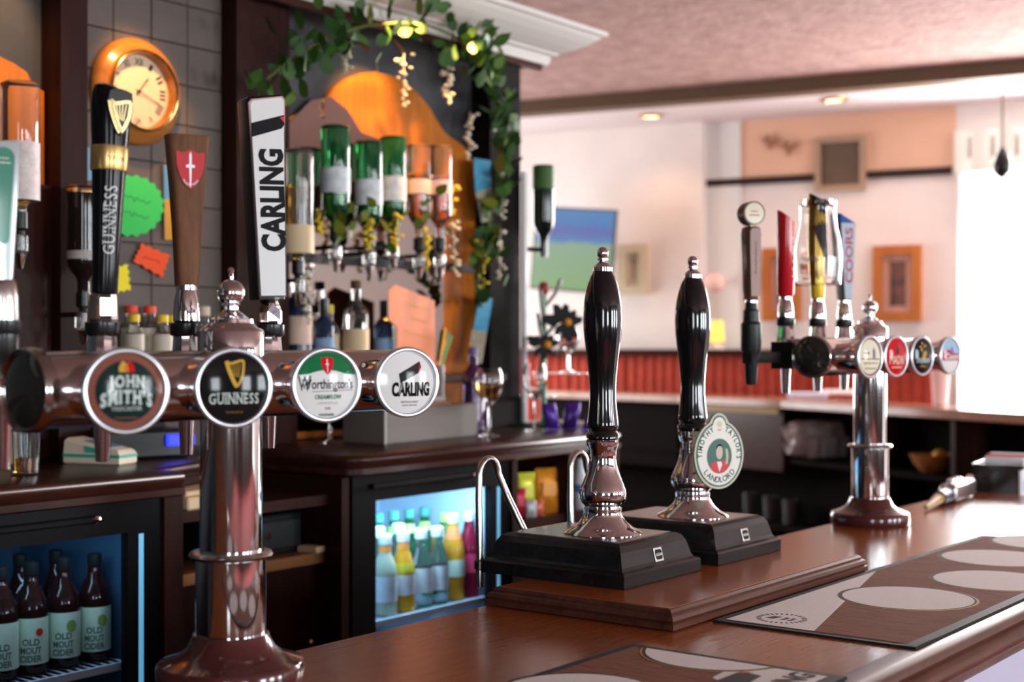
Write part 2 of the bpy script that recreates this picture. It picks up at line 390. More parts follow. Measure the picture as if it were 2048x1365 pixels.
# canopy: white coving over a dark fascia, running the length of the back bar
can = thing('canopy', 'white coved canopy over the dark back bar', 'canopy', (0, 2.8, 2.5))
MB().box(-2.9, XE + .03, 0, .02, -.02, .10).build('fascia', DARKWOOD, can)
MB().box(-2.9, XE + .03, 0.02, .149, .085, .10).build('top_board', DARKWOOD, can)
prof = [(.001, 2.50), (-.005, 2.50), (-.012, 2.512), (-.012, 2.53), (-.03, 2.533), (-.035, 2.54), (-.05, 2.545), (-.075, 2.556), (-.105, 2.573), (-.128, 2.59), (-.14, 2.602), (-.152, 2.603), (-.155, 2.618), (.001, 2.618)]
loops = []
for end in (0, 1):
    loops.append([((-2.9 if end == 0 else XE + .05 + max(0, -p)), p, z - 2.5) for p, z in prof])
MB().loft(loops).build('coving', COVING, can)
# return of the coving round the end
loops = [[(XE + .05 - p if p < .1 else XE - .1, (p if p < 0 else 0) if e == 0 else .148, z - 2.5) for p, z in prof] for e in (0, 1)]
MB().loft(loops).build('coving_return', COVING, can)
# painted square tiles behind the clock
wt = [o for o in bpy.data.objects if o.name == 'wall_bar'][0]
GROUT = mat('tile_grout', (.085, .068, .06), .9)
MB().box(2.066, 2.536, 2.938, 2.9495, 1.28, 2.52).build('grout_bed', GROUT, wt)
tm = MB().rbox(-.0575, .0575, -.006, .004, -.0519, .0519, .002, 1).mesh('tile', TILEP, None)
for i in range(4):
    for j in range(12):
        place('tile', tm, wt, (2.066 + .0587 + i * .1175, 2.934 + random.uniform(-.0006, .0006), 1.28 + .053 + j * .106))

# ================================================================== THE FRONT BAR
bar = thing('bar_counter', 'long glossy mahogany bar counter running across the foreground', 'bar counter', (2, 1.1, 0))
BX0, BX1 = -1.6, 5.15
def bx(x): return x - 2
MB().rbox(bx(BX0), bx(BX1), .775 - 1.1, 1.505 - 1.1, 1.062, 1.10, .004, 2).build('worktop', BARWOOD, bar)
# moulded nosing along the drinkers' edge
pf = [(.80, 1.1005), (.772, 1.1005), (.760, 1.098), (.754, 1.091), (.752, 1.084), (.757, 1.077), (.763, 1.074), (.757, 1.070), (.750, 1.062), (.748, 1.053), (.752, 1.045), (.762, 1.041), (.768, 1.036), (.765, 1.028), (.770, 1.022), (.80, 1.022)]
MB().loft([[(bx(x), y - 1.1, z) for y, z in pf] for x in (BX0, BX1)]).build('nosing', EDGEWOOD, bar, smooth=50)
LAV = mat('lavender_paint', (.52, .52, .66), .5)
MB().box(bx(BX0), bx(BX1), .80 - 1.1, .83 - 1.1, .0, 1.03).build('front_panel', LAV, bar)
MB().box(bx(BX0), bx(BX1), 1.42 - 1.1, 1.44 - 1.1, 0, 1.062).build('rear_panel', DARKWOOD, bar)
MB().box(bx(BX1) - .03, bx(BX1) - .001, .83 - 1.1, 1.42 - 1.1, 0, 1.062).build('end_panel', DARKWOOD, bar)
# plinth under the hand pumps
pl = thing('pump_plinth', 'moulded mahogany plinth carrying the two hand pumps', 'plinth', (2.265, 1.315, 1.1003))
MB().rect_loft(-.375, .375, -.187, .187, [(0.004, 0), (0, .002), (0, .010), (.004, .0125), (.001, .016), (.003, .022), (.009, .025), (.009, .028), (.013, .0318), (.017, .0323)]).build('board', EDGEWOOD, pl)
MB().rect_loft(-.359, .359, -.171, .171, [(0, .0324), (.001, .0332)]).build('top_panel', BARWOOD, pl)
# ================================================================== HAND PUMPS
ZP = 1.1335
def hand_pump(x, label, clip, X0):
    t = thing('hand_pump', label, 'beer pump', (x, 1.42, ZP), 0, None)
    MB().rect_loft(-.13, .13, -.13, .18, [(.001, 0), (0, .002), (0, .022), (.003, .025), (.010, .028), (.013, .033), (.020, .058), (.026, .068), (.034, .0725), (.040, .0735)]).build('base', EBONY, t)
    # chrome body turned in one piece; z measured from the base
    k = 1 / 1097.0; y0 = 1072
    body = [(76, 1079), (79, 1076), (79, 1071), (73, 1066), (60, 1060), (48, 1050), (41, 1040), (37.5, 1030), (38.5, 1026), (38.5, 1022), (35.5, 1020), (38, 1016), (44, 1010), (47.5, 1002), (48, 992), (47, 985), (41, 972), (34, 955), (29, 938), (27.5, 922), (28.5, 908), (31, 900), (32.5, 896), (32.5, 885), (30, 884)]
    body = [(a * k, .0735 + (y0 - b) * k) for a, b in body]; z0 = body[0][1]; body = [(a, max(z, .0737)) for a, z in body]
    MB().lathe(body, 48).build('chrome_body', CHROME, t, (0, 0, 0), smooth=35)
    hp = [(29, 884.5), (33.5, 882), (33.5, 874), (30, 871), (28.5, 868), (31.5, 863), (32.5, 858), (31.5, 850), (29, 830), (27, 805), (26.8, 785), (28, 760), (31.5, 725), (35.5, 695), (38.5, 668), (39.5, 645), (38.8, 622), (36, 600), (31, 578), (25, 560), (19, 549), (16, 548)]
    MB().lathe([(a * k, .0735 + (y0 - b) * k) for a, b in hp], 48).build('handle', BLACKGLOSS, t, smooth=50)
    fp = [(17, 549), (19.5, 548.5), (19.5, 541), (18, 540), (14.5, 535), (10, 531.5), (7, 529), (7.5, 527.5), (10.5, 526.5), (10.5, 523.5), (7.5, 522.5), (9.5, 520), (11.3, 516), (11.6, 511), (10.5, 506), (7.5, 502), (3, 500), (.5, 499.6)]
    MB().lathe([(a * k, .0735 + (y0 - b) * k) for a, b in fp], 32).build('finial', CHROME, t, smooth=40)
    # maker's plate on the front of the base
    tilt = R(90 - 15)
    np_ = MB().rbox(-.0135, .0135, -.0125, .0125, 0, .0015, .0006, 1).build('name_plate', mat('satin_silver', (.7, .7, .7), .3, .9), t, (.005, -.1145, .0435), (tilt, 0, 0))
    lz = .0016
    ol = [(-.0115, -.005), (-.0085, -.009), (.0085, -.009), (.0115, -.005), (.0115, .005), (.0085, .009), (-.0085, .009), (-.0115, .005)]
    MB().poly([(a, b, lz) for a, b in ol]).build('plate_panel', BLACK, np_)
    text_line(MB(), 'ANGRAM', 0, -.0028, .0056, .0195, .01, lift=lz + .0003).build('lettering', WHITE, np_)
    # swan neck: hairpin of brushed tube at the staff side
    z_ = lambda py, f=(2.84 if clip else 2.60): CAMZ - (py - HOR) * f / FPX - ZP
    c = [(-.150, .140, -.02), (-.152, .148, z_(1085)), (-.150, .150, z_(1000)), (-.147, .152, z_(955))]
    c = []
    X1, Yt, Zt, rr = X0 + .056, .205, z_(919 if not clip else 906) - .030, .030
    c += [(X0 - .010, Yt - .01, -.03), (X0 - .010, Yt - .01, .02), (X0 - .006, Yt - .004, z_(1000)), (X0, Yt, z_(950))]
    for i in range(9):
        a = PI - PI * i / 8; c.append(((X0 + X1) / 2 + (X1 - X0) / 2 * math.cos(a), Yt, Zt + rr * math.sin(a)))
    c += [(X1 + .018, Yt - .01, z_(1000)), (X1 + .034, Yt - .036, .066)]
    sn = MB().tube(c, .0066, 12).build('swan_neck', STEEL, t, smooth=60)
    MB().lathe([(.0085, 0), (.0105, .002), (.0105, .016), (.0085, .018)], 16).build('union_nut', mat('aged_brass', (.16, .13, .09), .3, 1), sn, (X0 - .010, Yt - .01, .002), smooth=30)
    if clip: pump_clip(t)
    return t

CLIPCREAM = mat('clip_cream', (.78, .77, .70), .35); CLIPGREEN = mat('clip_green', (.012, .115, .075), .35); CLIPEDGE = mat('clip_edge', (.56, .54, .42), .45)
def clip_outline(k, n=72):
    """oval with a round bump on top, inset by k"""
    out = []
    for i in range(n):
        a = 2 * PI * i / n - PI / 2; ca, sa = math.cos(a), math.sin(a)
        A, B = .0575 - k, .0675 - k; r1 = A * B / math.hypot(B * ca, A * sa)
        cy_, rc = .0605, .0205 - k; b = cy_ * sa; disc = rc * rc - cy_ * cy_ + b * b
        r2 = b + math.sqrt(disc) if disc > 0 and sa > 0 else 0
        out.append((max(r1, r2) * ca, max(r1, r2) * sa))
    return out
def pump_clip(t):
    p = MB().prism(clip_outline(0), 0, .006).build('pump_clip', CLIPEDGE, t, (-.030, -.073, CAMZ - (908 - HOR) * 2.76 / FPX - ZP), (PI / 2, 0, R(-27)), smooth=30)
    p['label'] = 'oval cream and green pump clip lettered TIMOTHY TAYLOR\'S LANDLORD'
    MB().prism(clip_outline(.004), .006, .0063).build('green_border', CLIPGREEN, p)
    MB().prism(clip_outline(.0075), .0063, .0066).build('cream_field', CLIPCREAM, p)
    L = .0069; INK = mat('clip_dark_green', (.006, .035, .03), .4)
    mb = MB(); text_arc(mb, 'TIMOTHY', .0405, .0475, 188, 106, .0105, bold=.025, lift=L, kx=.84)
    mb.build('lettering', INK, p)
    mb = MB(); text_arc(mb, "TAYLOR'S", .0405, .0475, 74, -12, .0105, bold=.025, lift=L, kx=.84)
    mb.build('lettering', INK, p)
    mb = MB(); text_arc(mb, 'LANDLORD', .0475, .0545, 218, 322, .0115, inside=True, bold=.012, lift=L, kx=.95)
    mb.build('lettering', INK, p)
    MB().prism(circ(.0292, 40, 0, -.003, .0345), .0066, .0068).build('oval_rim', mat('clip_tan', (.42, .25, .10), .4), p)
    MB().prism(circ(.0282, 40, 0, -.003, .0335), .0068, .0070).build('green_oval', CLIPGREEN, p)
    # plain figure: coat, collar, head, glass - flat areas only
    def inside_oval(pts): return [(x, max(-.003 - .0335 * math.sqrt(max(0, 1 - (x / .0282) ** 2)), y)) for x, y in pts]
    MB().poly([(x, y, .0072) for x, y in inside_oval([(-.0195, -.030), (-.021, -.026), (-.0205, -.018), (-.010, -.013), (.002, -.015), (.012, -.010), (.019, -.016), (.0215, -.024), (.0195, -.030), (.012, -.036), (.0, -.0364), (-.012, -.036)])]).build('red_coat', RED, p)
    MB().poly([(x, y, .0073) for x, y in [(-.006, -.0135), (.004, -.0135), (.006, -.02), (.0, -.034), (-.004, -.022)]]).build('white_collar', WHITE, p)
    MB().prism(circ(.0078, 24, -.0005, .005, .0145), .0072, .0074).build('head_patch', mat('clip_flesh', (.62, .48, .38), .4), p)
    MB().poly([(x, y, .0076) for x, y in [(-.0078, .010), (-.006, .0175), (0, .021), (.005, .0185), (.0072, .012), (.003, .0165), (-.003, .0165)]]).build('hair_patch', BLACK, p)
    MB().poly([(x, y, .0073) for x, y in [(.0135, .012), (.019, .010), (.021, -.002), (.0195, -.018), (.014, -.020), (.0155, -.006)]]).build('raised_arm_patch', mat('clip_beige', (.55, .46, .30), .4), p)
    MB().prism(circ(.0062, 18, 0, .0595, .0062), .0066, .0069).build('emblem_disc', mat('clip_gold', (.66, .58, .34), .4), p)
    MB().box(-.0045, .0045, .0462, .0505, .0066, .0069).build('red_motto', mat('clip_pink', (.75, .40, .34), .4), p)
    mb = MB(); text_arc(mb, 'THE CLASSIC PALE ALE', .0535, .0635, 228, 312, .0034, inside=True, lift=L)
    mb.build('small_lettering', mat('clip_grey', (.45, .45, .40), .5), p)
    MB().rbox(-.042, .012, -.0105, .0105, -.012, -.009, .001, 1).build('bracket', mat('cream_plastic', (.55, .53, .48), .5), p, (-.010, .004, 0))
hand_pump(2.13, 'hand pump with plain black turned handle, nearer the four-badge font', False, -.105)
hand_pump(2.455, 'hand pump with black handle and oval green Landlord clip', True, -.135)

# ================================================================== BEER FONTS (T-bars with badges and taps)
RB = .0438; SAG = .006
def dome(x, y, lift=.0):
    return (x, y, SAG * (1 - (x * x + y * y) / (RB * RB)) + lift)
def dome_mesh(mb, r=RB, n=40, rings=6, sag=SAG):
    prof = []
    loops = []
    for k in range(rings, 0, -1):
        q = r * k / rings; loops.append([(q * math.cos(2 * PI * i / n), q * math.sin(2 * PI * i / n), sag * (1 - (k / rings) ** 2)) for i in range(n)])
    loops.append([(r / rings * .02 * math.cos(2 * PI * i / n), r / rings * .02 * math.sin(2 * PI * i / n), sag) for i in range(n)])
    return mb.loft(loops)
def dpoly(mb, pts, lift=.0004, sub=6):
    """flat print laid on the dome: outline points, refined then fanned from the centroid"""
    P = []
    for a, b in zip(pts, pts[1:] + pts[:1]):
        for k in range(sub): P.append((a[0] + (b[0] - a[0]) * k / sub, a[1] + (b[1] - a[1]) * k / sub))
    bm = bmesh.new(); vs_ = [bm.verts.new((x, y, 0)) for x, y in P]; bm.faces.new(vs_)
    bmesh.ops.triangulate(bm, faces=bm.faces[:])
    for _ in range(6):
        le = [e for e in bm.edges if e.calc_length() > .0065]
        if not le: break
        bmesh.ops.subdivide_edges(bm, edges=le, cuts=1); bmesh.ops.triangulate(bm, faces=bm.faces[:])
    bm.verts.index_update()
    mb.add([dome(v.co.x, v.co.y, lift) for v in bm.verts], [[v.index for v in f.verts] for f in bm.faces]); bm.free()
    return mb
def stroke(mb, pts, wd, lift=.0005, fn=dome):
    for a, b in zip(pts, pts[1:]):
        dx, dy = b[0] - a[0], b[1] - a[1]; l = math.hypot(dx, dy) or 1; nx, ny = -dy / l * wd / 2, dx / l * wd / 2
        mb.add([fn(a[0] + nx, a[1] + ny, lift), fn(b[0] + nx, b[1] + ny, lift), fn(b[0] - nx, b[1] - ny, lift), fn(a[0] - nx, a[1] - ny, lift)], [(0, 1, 2, 3)])
    return mb
def ppr(name, c): return mat(name, c, .10, 0, 0, spec=.25)
PW, PK = ppr('badge_white', (.78, .78, .77)), ppr('badge_black', (.008, .008, .009))
PG = ppr('badge_gold', (.62, .38, .06)); PR = ppr('badge_red', (.60, .012, .02)); PGR = ppr('badge_green', (.01, .16, .055)); PDG = ppr('badge_dark_green', (.008, .028, .024))
PPALE = ppr('badge_pale_print', (.60, .70, .66)); PBL = ppr('badge_pale_blue', (.36, .56, .72)); PCR = ppr('badge_cream', (.78, .74, .56)); PBR = ppr('badge_brown', (.19, .07, .04)); PCOP = ppr('badge_copper', (.24, .085, .06))
HARP = [[(-.36, .98), (-.2, .88), (.0, .93), (.22, 1.0), (.4, 1.0)], [(-.36, .98), (-.3, .7), (-.18, .35), (-.02, 0), (.06, -.1)], [(.4, 1.0), (.38, .75), (.34, .45), (.2, .1), (.06, -.1)]]
def harp(mb, cx, cy_, s, lift=.0005, fn=dome, w_=.08, strings=True):
    for st in HARP: stroke(mb, [(cx + x * s, cy_ + y * s) for x, y in st], w_ * s * 1.3, lift, fn)
    stroke(mb, [(cx + x * s, cy_ + y * s) for x, y in HARP[1]], w_ * s * 2.2, lift, fn)
    if strings:
        for k in range(4):
            x = -.16 + k * .13; stroke(mb, [(cx + x * s, cy_ + .9 * s), (cx + (x * .5 + .02) * s, cy_ + (.35 - .02 * k) * s)], w_ * s * .35, lift, fn)
    return mb
SHIELD = [(-.5, .5), (-.25, .46), (0, .56), (.25, .46), (.5, .5), (.48, .1), (.36, -.25), (.18, -.5), (0, -.62), (-.18, -.5), (-.36, -.25), (-.48, .1)]
SWORD = [(0, .5), (.05, .4), (.05, .12), (.17, .1), (.17, .02), (.05, .02), (.03, -.5), (0, -.58), (-.03, -.5), (-.05, .02), (-.17, .02), (-.17, .1), (-.05, .12), (-.05, .4)]
def arc(mb, *a, **k): return text_arc(mb, *a, **k)
def D(l=.0006): return lambda x, y: dome(x, y, l)
def badge_print(kind, h):
    u = RB
    def T(txt, x, y, hh, wd, m, nm='lettering', bold=.02, serif=False, warp=None, lift=.0006, slant=0):
        fn = (lambda X, Y: dome(X, Y + (warp(X) if warp else 0), lift))
        text_line(MB(), txt, x * u, y * u, hh * u, wd * u if wd else None, bold, fn=fn, serif=serif, slant=slant).build(nm, m, h)
    def Q(x0, x1, y, a, m, nm='small_print'):
        stroke(MB(), [((x0 + (x1 - x0) * k / 26) * u, (y + a * math.sin(k * 2.1) * (.6 + .4 * math.sin(k * .8))) * u) for k in range(27)], .035 * u).build(nm, m, h)
    if kind == 'john':
        dpoly(MB(), [(x, y) for x, y in circ(.80 * u, 40)], .0003, 1).build('dark_field', PDG, h)
        stroke(MB(), [(-.14 * u, .50 * u), (-.13 * u, .68 * u), (-.03 * u, .74 * u), (-.03 * u, .50 * u)], .13 * u).build('crest_gold', PG, h)
        stroke(MB(), [(.03 * u, .50 * u), (.03 * u, .74 * u), (.13 * u, .68 * u), (.14 * u, .50 * u)], .13 * u).build('crest_red', PR, h)
        T('JOHN', 0, .12, .30, .92, PPALE, bold=.045, serif=True, warp=lambda X: -.18 * X * X / u)
        T("SMITH'S", 0, -.30, .34, 1.34, PPALE, bold=.045, serif=True, warp=lambda X: -.25 * X * X / u)
        T('TADCASTER', 0, -.50, .11, .8, PPALE, bold=.0)
        dpoly(MB(), [(-.3 * u, -.70 * u), (.3 * u, -.70 * u), (.3 * u, -.675 * u), (-.3 * u, -.675 * u)], .0006).build('lower_rule', PCOP, h)
    elif kind == 'guinness':
        harp(MB(), .02 * u, .10 * u, .66 * u).build('harp', PG, h)
        T('GUINNESS', .0, -.44, .30, 1.44, PPALE, bold=.01, serif=True)
        Q(-.24, .24, -.68, .03, ppr('badge_dim_gold', (.14, .09, .03)))
    elif kind == 'worthington':
        top = [(math.cos(R(a)) * .985 * u, math.sin(R(a)) * .985 * u) for a in range(18, 163, 6)]
        low = [(-.62 * u, .33 * u), (-.3 * u, .42 * u), (0, .46 * u), (.3 * u, .42 * u), (.62 * u, .33 * u)]
        dpoly(MB(), top + low, .0003, 1).build('green_band', PGR, h)
        dpoly(MB(), [(x * .40 * u, (x and y or y) * .46 * u + .60 * u) for x, y in SHIELD], .0005, 2).build('shield', PR, h)
        dpoly(MB(), [(x * .36 * u, y * .40 * u + .60 * u) for x, y in SWORD], .0007, 1).build('sword', PW, h)
        T("Worthington's", .02, -.11, .30, 1.66, PK, bold=.012)
        T('W', -.72, -.16, .46, .40, PK, 'initial', bold=.015)
        dpoly(MB(), [(-.5 * u, -.19 * u), (.85 * u, -.15 * u), (.85 * u, -.165 * u), (-.5 * u, -.205 * u)], .0006).build('underline', PK, h)
        T('CREAMFLOW', .02, -.42, .13, .86, PGR, bold=.02)
        T('OUR SMOOTH ALE', .02, -.58, .075, .66, ppr('badge_grey', (.42, .42, .41)), 'small_lettering', bold=0)
        T('3.6%', .02, -.74, .075, .18, PK, 'strength', bold=0.01)
        sg = [(-.25 + .5 * k / 24, -.90 + .04 * math.sin(k * 1.9) + .02 * math.sin(k * 3.1)) for k in range(25)]
        stroke(MB(), [(x * u, y * u) for x, y in sg], .018 * u).build('signature', PK, h)
    elif kind == 'carling':
        dpoly(MB(), [(-.34 * u, .28 * u), (.42 * u, .68 * u), (.48 * u, .50 * u), (.36 * u, .30 * u), (-.30 * u, -.02 * u)], .0004).build('black_stripe', ppr('badge_charcoal', (.03, .032, .034)), h)
        dpoly(MB(), [(.44 * u, .60 * u), (.48 * u, .50 * u), (.36 * u, .32 * u), (.38 * u, .48 * u)], .0006).build('red_tip', PR, h)
        T('CARLING', .10, -.42, .42, 1.36, PK, bold=.05)
        T('BURTON-ON-TRENT', .06, -.66, .065, .62, PK, 'small_lettering', bold=0)
        T('GREAT BRITAIN', .06, -.76, .05, .52, PK, 'small_lettering', bold=0)
    elif kind == 'cider':
        dpoly(MB(), circ(.92 * u, 40), .0003, 1).build('cream_field', PCR, h)
        dpoly(MB(), [(-.8 * u, -.13 * u), (.85 * u, -.16 * u), (.85 * u, -.10 * u), (-.8 * u, -.08 * u)], .0006).build('rule', PBR, h)
        dpoly(MB(), [(.1 * u, -.08 * u), (.1 * u, .3 * u), (.22 * u, .52 * u), (.34 * u, .3 * u), (.34 * u, -.08 * u)], .0006).build('blue_figure', ppr('badge_slate', (.13, .17, .24)), h)
        Q(-.6, .6, -.34, .07, PBR); Q(-.48, .48, -.62, .06, PBR); Q(-.6, -.2, .2, .09, PBR)
    elif kind == 'madri':
        T('MADRI', 0, -.42, .48, 1.30, PCR, bold=.0)
        dpoly(MB(), [(-.1 * u, .12 * u), (-.16 * u, .3 * u), (-.03 * u, .62 * u), (.05 * u, .62 * u), (.14 * u, .3 * u), (.1 * u, .12 * u)], .0005).build('dark_figure', PK, h)
        Q(-.45, .45, -.60, .05, PCR)
    elif kind == 'strongbow':
        for st in ([(-.3, .55), (.3, .2), (.05, .1), (-.1, -.15), (.22, -.02), (.3, .2)], [(-.05, .8), (.05, .1)], [(-.25, .3), (.3, .62)], [(.02, -.2), (.25, .15)]):
            stroke(MB(), [(x * u, y * u) for x, y in st], .10 * u).build('archer_mark', PG, h)
        T('STRONGBOW', .05, -.38, .26, 1.35, PPALE, bold=.02)
        Q(-.25, .28, -.60, .04, PG)
    elif kind == 'coors':
        half = [(math.cos(R(a)) * .985 * u, math.sin(R(a)) * .985 * u) for a in range(0, 181, 6)]
        dpoly(MB(), half, .0003, 1).build('blue_field', PBL, h)
        dpoly(MB(), [(-.3 * u, .1 * u), (0, .62 * u), (.3 * u, .1 * u)], .0004).build('mountain', ppr('badge_blue', (.10, .26, .55)), h)
        dpoly(MB(), [(-1.0 * u, .34 * u), (-.05 * u, .34 * u), (.0, .12 * u), (1.05 * u, .12 * u), (1.05 * u, -.30 * u), (-1.0 * u, -.30 * u)], .0015).build('red_banner', ppr('badge_crimson', (.45, .03, .07)), h)
        T('Coors', .02, -.22, .36, 1.6, PW, bold=.03, slant=.1, lift=.0026)
FACE = {'john': PCOP, 'guinness': PK, 'worthington': PW, 'carling': PW, 'cider': PBR, 'madri': PR, 'strongbow': PK, 'coors': PW}
def lens(t, x, kind, theta, reach=.110):
    """badge on a chrome cup growing out of the crossbar towards the drinkers"""
    rot = (PI / 2, 0, R(-theta))
    # trumpet from the crossbar to the rim, as lofted rings
    n = 32; loops = []; ex = Vector((math.cos(R(-theta)), math.sin(R(-theta)), 0)); nz = Vector((math.sin(R(-theta)), -math.cos(R(-theta)), 0))
    root = Vector((x, -.015, 0)); tip = Vector((x, -reach, 0))
    for q, rr in ((0, .030), (.3, .031), (.5, .0335), (.7, .038), (.86, .0435), (.93, .0475), (.96, .0490), (1.0, .0495), (1.02, .0480), (1.02, .0440)):
        tq = min(1, max(0, (q - .2) / .6)); exq = (Vector((1, 0, 0)) * (1 - tq) + ex * tq).normalized()
        c = root + (tip - root) * min(q, 1) + nz * max(0, (q - 1) * .1)
        loops.append([tuple(c + exq * (rr * math.cos(2 * PI * i / n)) + Vector((0, 0, rr * math.sin(2 * PI * i / n)))) for i in range(n)])
    h = MB().loft(loops).build('lens_housing', CHROME, t, smooth=35)
    f = dome_mesh(MB()).build('badge_face', FACE[kind], h, tuple(tip + nz * .003), rot, smooth=60)
    MB().lathe([(.0432, -.001), (.0436, .0035), (.0452, .0052), (.0478, .0052), (.0498, .0034), (.0502, .0)], 48, cap=False).build('rim', mat('bright_rim', (.80, .86, .92), .28, .9), h, tuple(tip + nz * .002), rot, smooth=60)
    before = set(bpy.data.objects)
    badge_print(kind, h)
    for o in set(bpy.data.objects) - before:
        o.location = tuple(tip + nz * .003); o.rotation_euler = rot
    return h
def tap_base(t, x, y, ztop, black=True, oct_=True):
    """chrome tap body behind the crossbar with its spout; returns the part to hang the handle on"""
    b = MB()
    zb = ztop
    b.lathe([(.018, -.035), (.021, -.03), (.021, .004), (.0195, .010), (.018, .028), (.0205, .030)], 12)
    b.tube([(0, -.02, -.015), (0, -.09, -.015)], .013, 12)
    p = b.build('tap', CHROME, t, (x, y, zb), smooth=25)
    MB().lathe([(.0215, .030), (.0225, .032), (.0225, .046), (.0205, .047)], 24).build('tap_collar', BLACKPL, p, smooth=30)
    MB().lathe([(.007, -.135), (.009, -.134), (.0125, -.06), (.015, -.036)], 18).build('spout', CHROME, p, smooth=40)
    return p
def font(name, label, X, Y, ztube, xs, kinds, theta, tube0, tube1, colr=.041):
    t = thing(name, label, 'beer font', (X, Y, 1.1003))
    zt = ztube - 1.1003
    MB().lathe([(.096, 0), (.098, .003), (.098, .024), (.095, .029), (.084, .033), (.070, .038), (.058, .047), (.052, .060), (.050, .066), (.046, .0665)], 48).build('base', BURGUNDY, t, smooth=35)
    zr_ = zt - .23
    MB().lathe([(.0455, .0665), (.0465, .075), (.0465, zr_ - .002), (.044, zr_)], 48).build('lower_column', CHROME, t, smooth=35)
    MB().lathe([(.044, zr_ - .001), (.053, zr_), (.0555, zr_ + .004), (.053, zr_ + .008), (.044, zr_ + .009)], 48).build('collar_ring', STEEL, t, smooth=60)
    MB().lathe([(.0405, zr_ + .008), (colr, zr_ + .012), (colr, zt + .034), (.044, zt + .038), (.044, zt + .070), (.042, zt + .073), (.036, zt + .076), (.030, zt + .082), (.0295, zt + .087), (.023, zt + .089), (.018, zt + .093), (.012, zt + .097), (.0095, zt + .100), (.0095, zt + .104), (.0125, zt + .106)], 48).build('upper_column', CHROME, t, smooth=35)
    zb = zt + .122
    MB().lathe([(.0085, zb - .018), (.0125, zb - .0155)] + [(.0182 * math.cos(a), zb + .0182 * math.sin(a)) for a in [R(d) for d in range(-50, 86, 9)]] + [(.003, zb + .0182), (.003, zb + .026), (.0045, zb + .030), (.002, zb + .034)], 32).build('finial', CHROME, t, smooth=50)
    a, b = tube0 - X, tube1 - X
    M = mtx((0, 0, zt), (0, PI / 2, 0))
    SATIN = mat('satin_chrome', (.66, .65, .63), .16, 1)
    MB().lathe([(.040, a + .004), (.0455, a + .008), (.0455, b - .008), (.040, b - .002)], 48, M).build('crossbar', SATIN, t, smooth=35)
    e = MB().lathe([(.0480, a + .012), (.0500, a + .010), (.0500, a - .002), (.0475, a - .006), (.0455, a - .002)], 48, M).build('end_cap', mat('dark_chrome', (.50, .50, .48), .14, 1), t, smooth=35)
    dome_mesh(MB(), .0465, 40, 6, .012).build('end_lens', mat('smoked_lens', (.022, .022, .02), .05, 0, 1), e, (a - .001, 0, zt), (PI / 2, 0, -PI / 2), smooth=60)
    for x, k in zip(xs, kinds):
        h = lens(t, x - X, k, theta)
        h.location = (0, 0, zt)
    return t, zt
fl, ztl = font('beer_font', 'nearest chrome T-bar beer font with four round badges from John Smith\'s to Carling', 1.254, 1.43, 1.497, (1.0, 1.16, 1.32, 1.48), ('john', 'guinness', 'worthington', 'carling'), 22, .945, 1.60)
fr, ztr = font('beer_font', 'farther chrome T-bar beer font with brown, red, black and blue badges', 3.347, 1.425, 1.522, (3.08, 3.235, 3.402, 3.60), ('cider', 'madri', 'strongbow', 'coors'), 12, 3.015, 3.66)
# ------------------------------------------------------------------ taps and their handles
def sec(w_, d_, r_=.3, n=5):
    """rounded rectangle cross-section in local x / z (front is +z)"""
    out = []; rr = min(w_, d_) * r_
    for cx, cz, a0 in ((w_ / 2 - rr, d_ / 2 - rr, 0), (-w_ / 2 + rr, d_ / 2 - rr, 90), (-w_ / 2 + rr, -d_ / 2 + rr, 180), (w_ / 2 - rr, -d_ / 2 + rr, 270)):
        for k in range(n): a = R(a0 + 90 * k / (n - 1)); out.append((cx + rr * math.cos(a), cz + rr * math.sin(a)))
    return out
def bar_loft(stations, n=5, r_=.3, slope=0, zoff=0):
    """stations (height, width, depth[, xshift]); slope tilts the last station's top"""
    loops = []
    for i, st in enumerate(stations):
        y, w_, d_ = st[:3]; dx = st[3] if len(st) > 3 else 0
        last = i >= len(stations) - 1
        loops.append([(a + dx, y + (slope * a if last else 0), b + zoff) for a, b in sec(w_, d_, r_, n)])
    return MB().loft(loops)
def frot(th, lean=0): return (PI / 2, R(lean), R(-th))
FERR = [(.0165, .047), (.0185, .05), (.0185, .058), (.0165, .080), (.0135, .092), (.0145, .0925), (.0145, .0985), (.012, .099)]
def ferrule(p, k=1.0):
    return MB().lathe([(a * k, z) for a, z in FERR], 24).build('ferrule', CHROME, p, smooth=30)
SHP = ppr('handle_pale', (.74, .78, .75))

# --- left font -----------------------------------------------------------------
YT = .095
ZB = 1.533 - 1.1003
# black and gold handle
p = tap_base(fl, 1.12 - 1.254, YT, ZB)
MB().lathe([(.0185, .047), (.0195, .05), (.0175, .082), (.016, .083)], 8).build('ferrule', CHROME, p, smooth=20)
MB().rbox(-.011, .011, .054, .078, .0165, .0185, .003, 1).build('ferrule_plate', mat('pale_steel', (.62, .68, .78), .15, .8), p, rot=(PI / 2, 0, R(-14)))
hl = R(2.3)
Mh = (0, hl, 0)
prof_g = [(.0158, .083), (.0165, .086), (.0175, .14), (.0195, .20), (.0215, .245), (.0225, .25)]
gh = MB().lathe(prof_g, 32).build('handle', mat('handle_black', (.006, .006, .007), .16, spec=.22), p, rot=Mh, smooth=40)
MB().lathe([(.0228, .243), (.0236, .245), (.0245, .272), (.0238, .275)], 32).build('gold_band', mat('brushed_gold', (.66, .46, .17), .3, .85), p, rot=Mh, smooth=40)
hd = []
